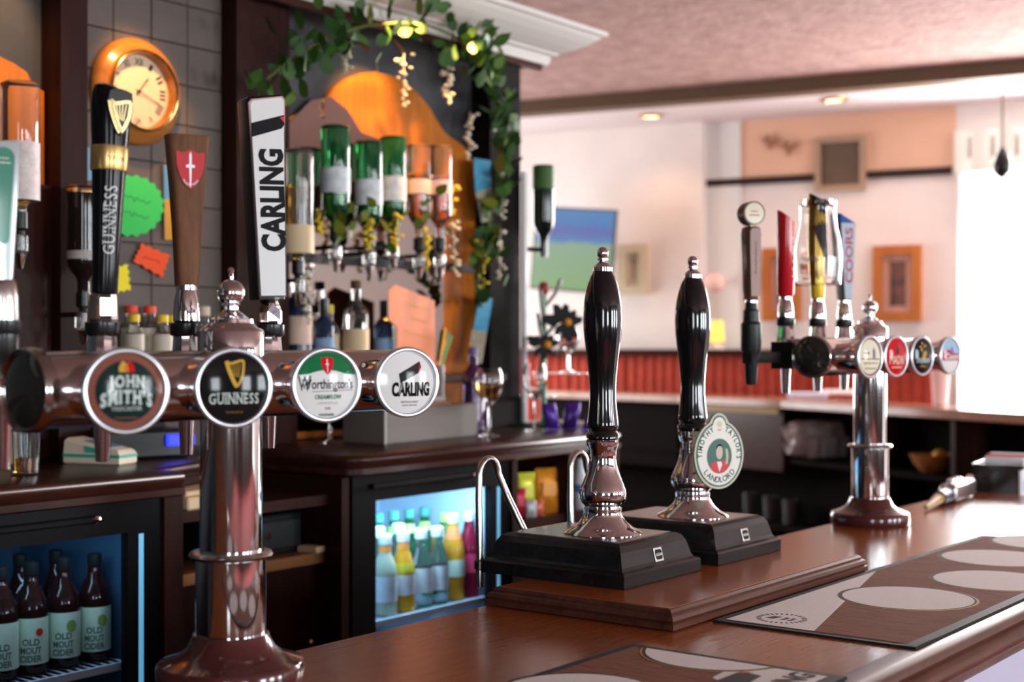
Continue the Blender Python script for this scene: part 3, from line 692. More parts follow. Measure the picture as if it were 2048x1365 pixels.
for k, (z, rx, ry, dz) in enumerate([(.274, .0236, .0225, 0), (.30, .0258, .0235, 0), (.325, .0268, .024, 0), (.340, .0262, .0235, .004), (.3475, .0235, .021, .006), (.350, .017, .015, .006)]):
    hd.append([(rx * math.cos(a), ry * math.sin(a), z - dz * math.cos(a)) for a in [2 * PI * i / 28 for i in range(28)]])
MB().loft(hd).build('handle_head', mat('handle_black'), p, rot=Mh, smooth=45)
def cyl(r0, phi0, z0, lift):
    return lambda x, y, l=0: ((r0 + lift) * math.cos(phi0 - y / r0), (r0 + lift) * math.sin(phi0 - y / r0), z0 + x)
def cyl_text(mb, txt, zc, length, h_, r_of, phi0, serif=True, bold=.0):
    fn = lambda x, y: ((r_of(zc + x) + .0004) * math.cos(phi0 - y / .019), (r_of(zc + x) + .0004) * math.sin(phi0 - y / .019), zc + x)
    return text_line(mb, txt, 0, -h_ / 2, h_, length, bold, fn=fn, serif=serif)
cyl_text(MB(), 'GUINNESS', .178, .088, .0155, lambda z: .0162 + (z - .09) * .036, R(243)).build('lettering', mat('pale_silver_print', (.72, .74, .72), .35), p, rot=Mh)
EMB = mat('badge_brass', (.62, .47, .22), .28, .9)
fr_ = (PI / 2, hl, R(-14))
MB().prism([(x * .0175, y * .030 + .318) for x, y in [(-.8, .85), (-.3, 1), (.4, .95), (.9, .85), (1, .3), (.9, -.3), (.5, -.85), (.2, -1), (-.2, -.8), (-.7, -.2), (-.95, .4)]], .018, .0262).build('emblem_panel', BLACKPL, p, rot=fr_, smooth=30)
harp(MB(), .0, .2955, .036, .0266, lambda x, y, l=0: (x, y, l), .10).build('harp', EMB, p, rot=fr_)
mb = MB(); sg = [(-.012 + .024 * k / 30, .258 + .003 * math.sin(k * 1.3) + .0015 * math.sin(k * 2.9)) for k in range(31)]
stroke(mb, sg, .0007, 0, lambda x, y, l=0: ((.0242) * math.cos(R(258) + x / .024), .0242 * math.sin(R(258) + x / .024), y)); mb.build('signature', BLACK, p, rot=Mh)
# walnut handle with red shield
p = tap_base(fl, 1.258 - 1.254, YT, ZB); ferrule(p)
WALNUT = wood('walnut', (.20, .088, .042), (.10, .043, .021), .45, .0, 'y', 5, 16, .1, .1)
bar_loft([(.098, .030, .026), (.13, .0325, .027), (.18, .038, .028), (.24, .047, .029), (.29, .056, .030), (.3035, .0585, .030), (.3045, .0565, .028)], 4, .25).build('handle', WALNUT, p, rot=frot(22), smooth=40)
MB().prism([(x * .040, y * .046 + .258) for x, y in SHIELD], .014, .0165).build('shield', mat('enamel_red', (.55, .03, .035), .3, 0, .5), p, rot=frot(22))
MB().prism([(x * .036, y * .046 + .258) for x, y in SWORD], .0165, .0168).build('sword', mat('silver_print', (.72, .72, .74), .3, .3), p, rot=frot(22))
mb = MB(); text_arc(mb, 'TRADE MARK', .0135, .0150, 205, 335, .0035, inside=True, lift=.0169, cy=.249); mb.build('lettering', WHITE, p, rot=frot(22))
# tall black and white handle
p = tap_base(fl, 1.41 - 1.254, YT, ZB)
MB().lathe([(.0165, .047), (.0185, .05), (.0185, .066), (.012, .083), (.010, .084), (.010, .094), (.0085, .095)], 8).build('ferrule', CHROME, p, smooth=20)
MB().poly([(-.010, .052, .0186), (.010, .052, .0186), (.010, .066, .0186), (0, .078, .0150), (-.010, .066, .0186)]).build('ferrule_plate', mat('pale_steel'), p, rot=frot(20))
text_line(MB(), '21', 0, .063, .004, None, .0, lift=.0192).build('number', mat('blue_print', (.05, .07, .3), .4), p, rot=frot(20))
LE = -2.0
bar_loft([(.083, .042, .040), (.10, .0425, .042), (.25, .0515, .046), (.36, .057, .048), (.372, .057, .048), (.3775, .052, .043)], 4, .12, slope=.10).build('handle', wood('black_grain', (.016, .016, .017), (.006, .006, .006), .35, .2, 'y', 4, 14, .15), p, rot=frot(22, LE), smooth=40)
OUT = lambda e: [(-.0205 + e, .086 + e), (.0205 - e, .086 + e), (.0275 - e, .372 - e), (.0245 - e, .3765 - e), (.0215 - e, .3768 - e), (-.0235 + e, .3705 - e), (-.0275 + e, .366 - e)]
MB().prism(OUT(0), .020, .0255).build('chrome_bezel', CHROME, p, rot=frot(22, LE), smooth=30)
MB().prism(OUT(.0022), .0255, .0262).build('white_panel', mat('panel_white', (.74, .75, .74), .25, 0, .4), p, rot=frot(22, LE))
MB().prism([(-.0245, .316), (-.0250, .336), (.0254, .350), (.0252, .336), (.021, .330)], .0262, .0265).build('black_stripe', BLACK, p, rot=frot(22, LE))
MB().prism([(.0185, .346), (.0253, .348), (.0252, .338)], .0265, .0268).build('red_tip', RED, p, rot=frot(22, LE))
fnv = lambda x, y: (-y + .002, x + .226, .0265)
text_line(MB(), 'CARLING', 0, -.0175, .035, .148, .045, fn=fnv).build('lettering', BLACK, p, rot=frot(22, LE))
# green and silver handle at the left end, on a black side tap
p = tap_base(fl, .975 - 1.254, YT, ZB)
MB().lathe([(.023, -.03), (.023, .0), (.0205, .006), (.0205, .035), (.0215, .036)], 24).build('black_sleeve', BLACKPL, p, smooth=30)
MB().lathe([(.0195, .047), (.0195, .052), (.019, .075), (.0165, .092), (.0145, .096)], 24).build('ferrule', STEEL, p, smooth=30)
bar_loft([(.096, .022, .02), (.10, .024, .02), (.18, .032, .022), (.262, .0405, .024), (.2635, .0395, .023)], 4, .2).build('handle', mat('silver_plastic', (.60, .68, .70), .25, .5), p, rot=frot(24), smooth=40)
MB().prism([(.0062 * math.cos(R(a)), .145 + .0062 * math.sin(R(a))) for a in range(180, 361, 20)] + [(.0125 * math.cos(R(a)), .2435 + .0125 * math.sin(R(a))) for a in range(0, 181, 15)], .0105, .0125).build('green_panel', mat('handle_green', (.01, .20, .12), .3, 0, .4), p, rot=frot(24), smooth=30)
FLAT = lambda x, y, l=0: (x, y, l)
def squiggle(x0, x1, y, a, w_, lift, n_=22): return stroke(MB(), [(x0 + (x1 - x0) * k / n_, y + a * math.sin(k * 2.1) * (.6 + .4 * math.sin(k * .8))) for k in range(n_ + 1)], w_, lift, FLAT)
squiggle(-.006, .006, .2425, .0012, .0008, .0127).build('small_print', WHITE, p, rot=frot(24))
squiggle(-.008, .008, .2370, .0012, .0010, .0127).build('small_print', WHITE, p, rot=frot(24))

# --- right font ----------------------------------------------------------------
XR, YR = 3.347, .105
ZBR = 1.567 - 1.1003
def rtap(x): return tap_base(fr, x - XR, YR, ZBR)
# brown handle with a round cream-faced knob, on a black free-standing tap
p = MB().lathe([(.011, -.105), (.013, -.10), (.016, -.05), (.021, -.03), (.024, -.02), (.024, .035), (.022, .038), (.019, .042), (.019, .066), (.015, .070), (.0135, .088)], 16).build('tap', mat('matt_black_plastic', (.012, .016, .017), .35), fr, (2.913 - XR, YR, ZBR - .005), smooth=30)
MB().box(-.02, .13, -.012, .012, -.055, -.030).build('side_arm', BLACKPL, p)
MB().lathe([(.0145, .086), (.0145, .092)], 20).build('ferrule', CHROME, p, smooth=30)
HB = wood('brown_handle', (.17, .085, .055), (.09, .045, .03), .4, .2, 'y', 5, 14)
bar_loft([(.090, .028, .034), (.11, .029, .036), (.112, .031, .038), (.20, .036, .042), (.245, .038, .046), (.258, .034, .042), (.262, .022, .026)], 5, .3).build('handle', HB, p, rot=frot(35), smooth=40)
MB().prism([(-.011, .100), (.011, .100), (.0135, .20), (.0135, .25), (.008, .257), (-.008, .257), (-.0135, .25), (-.0135, .20)], .020, .0235).build('pale_panel', mat('dusty_rose_panel', (.42, .29, .26), .45), p, rot=frot(35))
fnv2 = lambda x, y: (-y, x + .185, .0238)
stroke(MB(), [(.003 * math.sin(k * 2.1) * (.6 + .4 * math.sin(k * .8)), .15 + .075 * k / 26) for k in range(27)], .0012, .0238, FLAT).build('script_print', BLACK, p, rot=frot(35))
kb = MB().prism(circ(.0275, 32, 0, .292), -.017, .017).build('knob', HB, p, rot=frot(35), smooth=30)
MB().prism(circ(.0240, 32, 0, .292), .017, .0175).build('knob_face', PCR, p, rot=frot(35))
squiggle(-.009, .009, .296, .0018, .0016, .0178).build('knob_print', PR, p, rot=frot(35))
squiggle(-.013, .013, .287, .0022, .0018, .0178).build('knob_print', PR, p, rot=frot(35))
MB().lathe([(.006, .258), (.006, .268)], 12).build('knob_stem', BRASS, p, smooth=30)
# red handle, on the black block beside the crossbar's end
p = rtap(3.09); ferrule(p, 1.05)
MB().box(-.026, .026, -.03, .026, -.075, -.010).build('black_block', BLACKPL, p)
MB().loft([[(.0205 * math.cos(a) * s, .0205 * math.sin(a) * s, z - (.017 * math.cos(a - R(205)) * (-1 if k == 1 else 0))) for a in [2 * PI * i / 24 for i in range(24)]] for k, (z, s) in enumerate([(.099, .8), (.12, 1), (.275, 1.02), (.298, 1.02)])][:1] +
          [[(.0205 * math.cos(a), .0205 * math.sin(a), .108) for a in [2 * PI * i / 24 for i in range(24)]], [(.0215 * math.cos(a), .0215 * math.sin(a), .29 + .018 * math.cos(a - R(140))) for a in [2 * PI * i / 24 for i in range(24)]]]).build('handle', mat('handle_red', (.55, .008, .018), .22, 0, .6), p, smooth=40)
cyl_text(MB(), 'MADRI', .20, .11, .014, lambda z: .0212, R(275), serif=False).build('lettering', PCR, p)
# gold and black handle
p = rtap(3.268); ferrule(p, 1.08)
def goldsec(z, r0, dz=0): return [(r0 * math.cos(a), r0 * .8 * math.sin(a), z + dz * math.cos(a - R(150))) for a in [2 * PI * i / 28 for i in range(28)]]
MB().loft([goldsec(.099, .0175), (goldsec(.105, .019)), goldsec(.16, .0235), goldsec(.22, .028), goldsec(.30, .0265), goldsec(.352, .0225, .012)]).build('handle', mat('handle_gold', (.72, .46, .02), .25, .35, .4), p, rot=(0, 0, R(-20)), smooth=40)
n = 14; v = []; f = []
for k in range(n + 1):
    z = .165 + (.352 - .165) * k / n; fb_ = R(285 - 170 * (k / n)); wa = R(305) - fb_
    rr = .0240 + (.0042 if z > .2 else .0042 * (z - .165) / .035) - max(0, (z - .22)) * .045
    for j in range(7):
        a = fb_ + wa * j / 6; q_ = Matrix.Rotation(R(-20), 3, 'Z') @ Vector((rr * 1.05 * math.cos(a + R(20)), rr * .86 * math.sin(a + R(20)), 0)); v.append((q_.x, q_.y, z + (.012 * math.cos(a + R(20) - R(150)) if k == n else 0)))
for k in range(n):
    for j in range(6): f.append((k * 7 + j, k * 7 + j + 1, (k + 1) * 7 + j + 1, (k + 1) * 7 + j))
MB().add(v, f).build('black_sash', mat('sash_black', (.012, .02, .02), .25, 0, .5), p, smooth=60)
# pale silver handle with a blue top
p = rtap(3.427); ferrule(p, 1.0)
bar_loft([(.099, .022, .034), (.12, .026, .038), (.20, .036, .038), (.300, .046, .038)], 4, .12).build('handle', mat('grey_brown_plastic', (.10, .085, .08), .4), p, rot=frot(34), smooth=40)
bar_loft([(.3005, .046, .038), (.312, .045, .036)], 4, .12, slope=-.55).build('blue_top', mat('cobalt_plastic', (.02, .11, .42), .3), p, rot=frot(34), smooth=40)
MB().prism([(-.0095, .101), (.0095, .101), (.0165, .20), (.0215, .299), (-.0215, .299), (-.0165, .20)], .0191, .0215).build('pale_front', mat('pale_blue_silver', (.46, .54, .64), .45), p, rot=frot(34))
fnv3 = lambda x, y: (-y + .001, x + .215, .0218)
text_line(MB(), 'COORS', 0, -.011, .022, .145, .03, fn=fnv3).build('lettering', mat('crimson_print', (.42, .03, .06), .4), p, rot=frot(34))
# the upturned glass drying over the gold handle
g = thing('pint_glass', 'clear curved pint glass upturned over the gold tap handle', 'glass', (3.268, 1.530, 1.700), 0)
gp = [(.054, 0), (.057, .002), (.0575, .02), (.060, .05), (.060, .085), (.056, .115), (.0495, .145), (.046, .17), (.0455, .19), (.047, .205)]
inner = [(.044, .199), (.0425, .17), (.047, .143), (.0535, .113), (.0575, .085), (.0575, .05), (.055, .02), (.052, .001)]
MB().lathe(gp + [(.045, .213), (.02, .2145), (.004, .2145)] + [(.004, .205), (.03, .203)] + inner, 40, cap=False).build('bowl', GLASS, g, smooth=60)
mb = MB()
stroke(mb, [(-.02 + .04 * k / 24, .005 * math.sin(k * 2.1)) for k in range(25)], .0012, 0, lambda x, y, l=0: (.0610 * math.cos(R(190) + x / .06), .0610 * math.sin(R(190) + x / .06), .062 + y))
mb.build('printed_mark', mat('faint_grey_print', (.25, .2, .18), .5), g)
# ================================================================== BACK BAR FITTINGS
ZT = 1.275
EDGE = [(.006, ZT - .052), (.0, ZT - .048), (.0, ZT - .034), (.008, ZT - .030), (.004, ZT - .024), (.0, ZT - .016), (.001, ZT - .006), (.006, ZT - .001), (.009, ZT)]
def worktop(name, label, poly_):
    """worktop with a moulded edge: outline inset by the edge profile"""
    c = Vector((sum(p[0] for p in poly_) / len(poly_), sum(p[1] for p in poly_) / len(poly_), 0)); loops = []
    n = len(poly_)
    for ins, z in EDGE:
        l = []
        for i in range(n):
            a, b, d = Vector(poly_[i - 1]), Vector(poly_[i]), Vector(poly_[(i + 1) % n])
            n1 = Vector(((b - a).y, -(b - a).x)).normalized(); n2 = Vector(((d - b).y, -(d - b).x)).normalized()
            m_ = (n1 + n2).normalized(); q = b - m_ * (ins / max(.3, m_.dot(n1)))
            l.append((q.x - c.x, q.y - c.y, z))
        loops.append(l)
    t = thing(name, label, 'worktop', (c.x, c.y, 0))
    MB().loft(loops).build('slab', DARKWOOD, t, smooth=50)
    return t
worktop('back_worktop', 'dark mahogany worktop above the bottle fridge at far left', [(-2.9, 2.40), (1.975, 2.40), (1.985, 2.42), (1.985, 2.52), (2.28, 2.62), (2.28, 2.949), (-2.9, 2.949)])
worktop('back_worktop', 'dark mahogany worktop above the bright fridge, ending behind the pumps', [(2.55, 2.40), (3.70, 2.40), (4.10, 2.76), (4.10, 2.949), (2.49, 2.949), (2.49, 2.46), (2.51, 2.42)])

FRAMEB = mat('fridge_black', (.007, .007, .008), .35, spec=.12)
FRIDGEIN = mat('fridge_liner', (.55, .68, .80), .4)
DOORG = thin_glass('fridge_glass', (.9, .95, 1.0), .7)
WIRE = mat('white_wire', (.75, .82, .9), .35)
def fridge(x0, x1, zs, label, power, liner):
    t = thing('bottle_fridge', label, 'fridge', ((x0 + x1) / 2, 2.66, .34))
    X = lambda x: x - (x0 + x1) / 2
    Y = lambda y: y - 2.66; Z = lambda z: z - .34
    b = MB(); b.box(X(x0), X(x0) + .03, Y(2.45), Y(2.93), Z(.34), Z(1.222)); b.box(X(x1) - .03, X(x1), Y(2.45), Y(2.93), Z(.34), Z(1.222))
    b.box(X(x0), X(x1), Y(2.45), Y(2.93), Z(1.19), Z(1.222)); b.box(X(x0), X(x1), Y(2.45), Y(2.93), Z(.34), Z(.40)); b.box(X(x0), X(x1), Y(2.90), Y(2.93), Z(.34), Z(1.222))
    b.build('cabinet', FRAMEB, t)
    l = MB(); l.box(X(x0) + .031, X(x0) + .036, Y(2.46), Y(2.895), Z(.41), Z(1.185)); l.box(X(x1) - .036, X(x1) - .031, Y(2.46), Y(2.895), Z(.41), Z(1.185)); l.box(X(x0) + .036, X(x1) - .036, Y(2.890), Y(2.896), Z(.41), Z(1.185)); l.box(X(x0) + .036, X(x1) - .036, Y(2.46), Y(2.89), Z(1.180), Z(1.186))
    l.build('liner', liner, t)
    d = MB(); d.box(X(x0), X(x1), Y(2.425), Y(2.449), Z(1.155), Z(1.222)); d.box(X(x0), X(x1), Y(2.425), Y(2.449), Z(.36), Z(.44)); d.box(X(x0), X(x0) + .085, Y(2.425), Y(2.449), Z(.44), Z(1.155)); d.box(X(x1) - .085, X(x1), Y(2.425), Y(2.449), Z(.44), Z(1.155))
    dr = d.build('door', FRAMEB, t)
    MB().box(X(x0) + .085, X(x1) - .085, Y(2.435), Y(2.439), Z(.44), Z(1.155)).build('pane', DOORG, dr)
    MB().rbox(X(x0) + .06, X(x1) - .18, Y(2.408), Y(2.424), Z(1.185), Z(1.200), .004, 2).build('handle', FRAMEB, dr)
    MB().ball((X(x1) - .175, Y(2.412), Z(1.193)), .011, 14, 8).build('handle_boss', CHROME, dr)
    MB().box(X(x1) - .058, X(x1) - .046, Y(2.4235), Y(2.4249), Z(.46), Z(1.15)).build('lit_edge', mat('edge_glow', (.2, .5, .7), .4, emit=(.12, .45, .75), es=.5), dr)
    for zz in zs:
        m = MB(); a, c_ = X(x0) + .04, X(x1) - .04
        m.tube([(a, Y(2.475), Z(zz) - .004), (c_, Y(2.475), Z(zz) - .004)], .004, 6); m.tube([(a, Y(2.87), Z(zz) - .004), (c_, Y(2.87), Z(zz) - .004)], .004, 6)
        n = 26
        for k in range(n): xx = a + (c_ - a) * (k + .5) / n; m.tube([(xx, Y(2.472), Z(zz) - .0018), (xx, Y(2.872), Z(zz) - .0018)], .0016, 5)
        sh = m.build('wire_shelf', WIRE, t); sh['kind'] = 'stuff'
        MB().box(a, c_, Y(2.462), Y(2.470), Z(zz) - .012, Z(zz) + .004).build('shelf_rail', mat('rail_white', (.7, .82, .95), .4), t)
    MB().box(X(x0) + .09, X(x1) - .09, Y(2.468), Y(2.482), Z(1.165), Z(1.172)).build('led_strip', mat('led_glow_%d' % int(power * 10), (1, 1, 1), .5, emit=(.55, .82, 1.0), es=2.0 + power * 2), t)
    L = area('fridge_led', (0, Y(2.475), Z(1.163)), (0, .45, -1), x1 - x0 - .2, .03, power, (.50, .80, 1.0)); L.parent = t
    return t
fridge(1.32, 1.93, (.872,), 'dim black bottle fridge holding pale-labelled cider bottles, at far left', .42, mat('fridge_liner_dim', (.04, .10, .18), .5))
fridge(2.52, 3.16, (.835,), 'bright blue-lit bottle fridge of mixers and juices below the worktop', 3.2, FRIDGEIN)
# upright stiles and the open compartments round the fridges
t = thing('cabinet_carcass', 'dark wood stile and side panel right of the dim fridge', 'cabinet', (1.957, 2.68, 0))
MB().box(-.025, .025, -.265, .26, .3, 1.222).build('stile', DARKWOODZ, t)
t = thing('cabinet_carcass', 'open dark wood snack cupboard right of the bright fridge', 'cabinet', (3.42, 2.68, 0))
MB().box(-.258, -.235, -.265, .26, .3, 1.222).build('stile', DARKWOODZ, t); MB().box(.02, .055, -.265, .26, .3, 1.222).build('stile', DARKWOODZ, t); MB().box(.28, .31, -.255, .26, .3, 1.222).build('stile', DARKWOODZ, t)
MB().box(-.235, .02, -.255, .25, 1.010, 1.044).build('shelf', DARKWOOD, t); MB().box(.055, .28, -.25, .25, 1.010, 1.044).build('shelf', DARKWOOD, t)
MB().box(-.258, .31, .25, .26, .3, 1.222).build('back_panel', DARKWOOD, t)
MB().box(-.258, .31, -.262, -.24, .3, 1.0).build('lower_door', DARKWOODZ, t)
t = thing('cabinet_carcass', 'recessed dark wood till station between the two fridges', 'cabinet', (2.24, 2.68, 0))
MB().box(.235, .26, -.262, .26, .3, 1.222).build('side_panel', DARKWOODZ, t)
MB().box(-.25, .235, .24, .26, .3, 1.22).build('back_panel', DARKWOODZ, t)
MB().box(-.25, .235, -.22, .24, 1.155, 1.180).build('upper_shelf', DARKWOOD, t)
LITWOOD = wood('honey_wood', (.45, .22, .08), (.28, .12, .04), .4, .1, 'x', 2, 12)
MB().box(-.25, .235, -.20, .24, 1.010, 1.036).build('lower_shelf', LITWOOD, t)
MB().box(-.25, .235, -.19, -.17, .3, 1.008).build('lower_panel', DARKWOODZ, t)
MB().ball((.19, -.20, .82), .008, 10, 6).build('knob', BRASS, t)

# ------------------------------------------------------------------ bottles
def gl(name, c, rough=.05, trans=.75): return mat('glass_' + name, c, rough, trans=trans, ior=1.4, spec=.6)
BP = {
 'cider': [(.030, 0), (.0335, .003), (.034, .01), (.034, .130), (.031, .150), (.022, .168), (.0155, .182), (.0135, .20), (.0135, .224)],
 'mixer': [(.024, 0), (.027, .003), (.027, .09), (.0255, .105), (.019, .125), (.0135, .14), (.0125, .17), (.0135, .172), (.0135, .176)],
 'juice': [(.026, 0), (.029, .003), (.027, .03), (.0295, .06), (.0295, .12), (.025, .145), (.016, .17), (.013, .19), (.013, .214)],
 'lager': [(.028, 0), (.0305, .003), (.0305, .125), (.028, .145), (.018, .17), (.0135, .185), (.0130, .222)],
 'spirit': [(.034, 0), (.038, .004), (.038, .175), (.036, .19), (.026, .205), (.0165, .216), (.0145, .225), (.0145, .278)],
 'square': [(.036, 0), (.042, .004), (.042, .195), (.038, .212), (.024, .226), (.0155, .236), (.0145, .245), (.0145, .275)],
 'wine': [(.034, 0), (.0375, .004), (.0375, .19), (.036, .205), (.027, .225), (.018, .24), (.0148, .255), (.0148, .315)],
 'mini': [(.022, 0), (.0245, .003), (.0245, .10), (.022, .115), (.014, .135), (.0125, .15), (.0125, .165)],
}
def bottle(kind, label, loc, glass, cap=None, lab=None, group=None, up=True, lab_z=(.25, .60), liquid=None, name=None, bands=(), sc=1.0, hs=1.0, print_=None, rz=0, optic=False, caplen=.022):
    pr = [(r_ * sc, z * sc * hs) for r_, z in BP[kind]]; H = pr[-1][1]; rb = max(p[0] for p in pr[:4])
    t = thing(name or 'bottle', label, 'bottle', loc, rz, group)
    rot = (0, 0, 0) if up else (PI, 0, 0)
    def flip(z): return z if up else -z
    MB().lathe(pr, 24).build('glass_body', glass, t, rot=rot, smooth=40)
    if liquid:
        fill, m_ = liquid
        q = [(max(.001, r_ - .0022), z) for r_, z in pr if .002 < z < H * fill]; q = [(q[0][0], .004)] + q
        if up: q.append((q[-1][0], H * fill))
        if not up:
            q = [(max(.001, r_ - .0022), z) for r_, z in pr if z > H * (1 - fill) + .001]; r0 = [r_ for r_, z in pr if z <= H * (1 - fill) + .02][-1] - .0022; q = [(r0, H * (1 - fill))] + q
        MB().lathe(q, 24).build('liquid', m_, t, rot=rot, smooth=40)
    if cap: MB().lathe([(pr[-1][0] + .0012, H - caplen), (pr[-1][0] + .0016, H - caplen + .002), (pr[-1][0] + .0016, H + .002), (pr[-1][0] * .8, H + .004)], 20).build('cap', cap, t, rot=rot, smooth=30)
    if lab:
        a, b = lab_z; z0, z1 = (a * H, b * H) if up else ((1 - b) * H, (1 - a) * H)
        if not up: z0, z1 = (.0 + a * H, b * H)
        lb = MB().lathe([(rb + .0006, z0), (rb + .0006, z1)], 32, cap=False).build('paper_label', lab, t, rot=rot, smooth=60)
        if print_:
            # print set round the label, facing the camera; angle found from the bottle's place
            ang = math.atan2(-loc[1], -loc[0]) - rz
            for txt, zf, hf, wd, m_ in print_:
                mb = MB(); fn = lambda x, y: ((rb + .0011) * math.cos(ang + x / rb), (rb + .0011) * math.sin(ang + x / rb), z0 + (z1 - z0) * zf + y)
                text_line(mb, txt, 0, 0, hf, wd, .03, fn=fn); mb.build('lettering', m_, t)
    for z0, z1, m_ in bands:
        rr = lambda z: next((pr[i][0] + (pr[i + 1][0] - pr[i][0]) * (z - pr[i][1]) / max(1e-6, pr[i + 1][1] - pr[i][1]) for i in range(len(pr) - 1) if pr[i][1] <= z <= pr[i + 1][1]), rb)
        MB().lathe([(rr(z0 * H) + .0007, z0 * H), (rr((z0 + z1) / 2 * H) + .0007, (z0 + z1) / 2 * H), (rr(z1 * H) + .0007, z1 * H)], 24, cap=False).build('neck_band', m_, t, rot=rot, smooth=60)
    if optic:
        o = MB().lathe([(.0175, H * .90), (.018, H + .004), (.011, H + .010), (.010, H + .018)], 16).build('optic_cap', BLACKPL, t, rot=rot, smooth=30)
        MB().lathe([(.016, H + .018), (.019, H + .022), (.019, H + .055), (.016, H + .060)], 16).build('optic_chamber', gl('optic', (.9, .9, .88), .02, .9), t, rot=rot, smooth=30)
        MB().lathe([(.012, H + .060), (.014, H + .062), (.010, H + .080), (.006, H + .095)], 16).build('optic_spout', CHROME, t, rot=rot, smooth=30)
        MB().box(-.008, .008, 0, .10, -(H + .03), -(H + .018)).build('optic_bracket', BLACKPL, t)
    return t
AMBERG = gl('dark_brown', (.04, .012, .01), .06, .5); CLEARG = gl('clear', (.92, .97, .97), .02, .96); GREENG = gl('green', (.05, .42, .16), .04, .9); LIMEG = gl('lime', (.35, .62, .15), .05, .8)
PALELAB = mat('pale_mint_label', (.62, .78, .62), .6, noise=.06, nscale=30); PAPER = mat('white_label', (.72, .74, .76), .6, noise=.08, nscale=40)
DKTXT = mat('label_dark_green', (.10, .17, .13), .6)
# cider bottles on the dim fridge's shelf
ZS = .8745
OM = [('OLD', .42, .013, .034, DKTXT), ('MOUT', .24, .013, .042, DKTXT), ('CIDER', .06, .013, .044, DKTXT)]
fspots = [(2, 'with a plain pale label, leftmost in the dim fridge'), (62, 'with a red spot on its pale label'), (127, 'with the brightest mint label, third in the dim fridge'), (189, 'rightmost at the front of the dim fridge')]
for i, (px, tx) in enumerate(fspots):
    q = atY(px, 1200, 2.54)
    b = bottle('cider', 'dark brown cider bottle ' + tx, (q.x, q.y, ZS), AMBERG, BLACKPL, PALELAB, 'cider bottles in the dim fridge', lab_z=(.10, .52), print_=OM)
    ang = math.atan2(-q.y, -q.x) + R(28); rb = .0355
    c_ = mat('label_red', (.6, .03, .02), .5) if i == 1 else mat('label_leaf_green', (.22, .36, .08), .5)
    if i:
        MB().add([((rb) * math.cos(ang + x / rb), rb * math.sin(ang + x / rb), .088 + y) for x, y in circ(.008 if i == 1 else .011, 16, 0, 0, .008 if i == 1 else .013) + [(0, 0)]], [(k, (k + 1) % 16, 16) for k in range(16)]).build('label_spot', c_, b)
for px, y_, tx in ((40, 2.66, 'second row, left of the gap'), (112, 2.65, 'second row, behind the mint label')):
    q = atY(px, 1200, y_)
    bottle('cider', 'dark cider bottle in the ' + tx, (q.x, q.y, ZS), AMBERG, BLACKPL, mat('grey_label', (.35, .36, .38), .6), 'cider bottles in the dim fridge', lab_z=(.10, .52))
# mixers and juices in the bright fridge
ZS2 = .8375
WCAP = mat('white_cap', (.85, .9, 1), .4); YCAP = mat('lime_cap', (.62, .85, .2), .4)
def fb(px, y_, *a, **k):
    q = atY(px, 1150, y_); return bottle(a[0], a[1], (q.x, q.y, ZS2), *a[2:], group='bottles in the bright fridge', **k)
PALEJ = gl('lemon', (.75, .82, .62), .1, .5); ORJ = gl('orange', (.95, .42, .03), .15, .35); YELJ = gl('yellow', (.98, .80, .06), .15, .4); REDJ = gl('crimson', (.35, .015, .05), .1, .4)
fb(770, 2.51, 'mixer', 'pale lemonade mixer bottle, leftmost at the front of the bright fridge', PALEJ, WCAP, PAPER, lab_z=(.18, .50), sc=1.18, bands=((.80, .88, mat('orange_band', (.9, .3, .05), .5)),))
fb(806, 2.51, 'mixer', 'orange juice mixer bottle with yellow shoulder and white cap', ORJ, WCAP, PAPER, lab_z=(.22, .48), sc=1.18, bands=((.50, .63, YELJ), (.80, .90, mat('orange_band', (.9, .3, .05), .5))))
fb(842, 2.51, 'mixer', 'clear tonic bottle beside the orange juice', CLEARG, WCAP, PAPER, lab_z=(.20, .52), sc=1.18)
fb(874, 2.505, 'mixer', 'clear tonic bottle second from the orange juice', CLEARG, WCAP, PAPER, lab_z=(.20, .52), sc=1.18)
fb(890, 2.60, 'lager', 'slim green bottle with a pale lower label in the bright fridge', LIMEG, YCAP, PAPER, lab_z=(.20, .34), sc=1.02)
fb(906, 2.515, 'juice', 'bright orange juice bottle near the right of the bright fridge', ORJ, WCAP, mat('green_white_label', (.72, .85, .72), .6), lab_z=(.28, .48), sc=1.1, bands=((.72, .86, mat('orange_red_band', (.9, .25, .08), .5)),))
fb(938, 2.51, 'juice', 'dark red juice bottle, rightmost in the bright fridge', REDJ, WCAP, mat('crimson_label', (.62, .05, .12), .6), lab_z=(.30, .52), sc=1.1)
for k, px in enumerate((756, 787, 818, 849)):
    fb(px, 2.665, 'lager', ('tall green bottle at the back of the bright fridge, ' + ['first', 'second', 'third', 'fourth', 'fifth'][k] + ' from the left'), GREENG, mat('teal_cap', (.12, .42, .36), .4), None, sc=1.08, bands=((.74, .84, YCAP),))
for k, px in enumerate((757, 797)):
    fb(px, 2.578, 'mixer', ('pale bottle with blue-white cap in the middle row, ' + ['left', 'right'][k] + ' of the pair'), CLEARG, WCAP, None, sc=1.24)
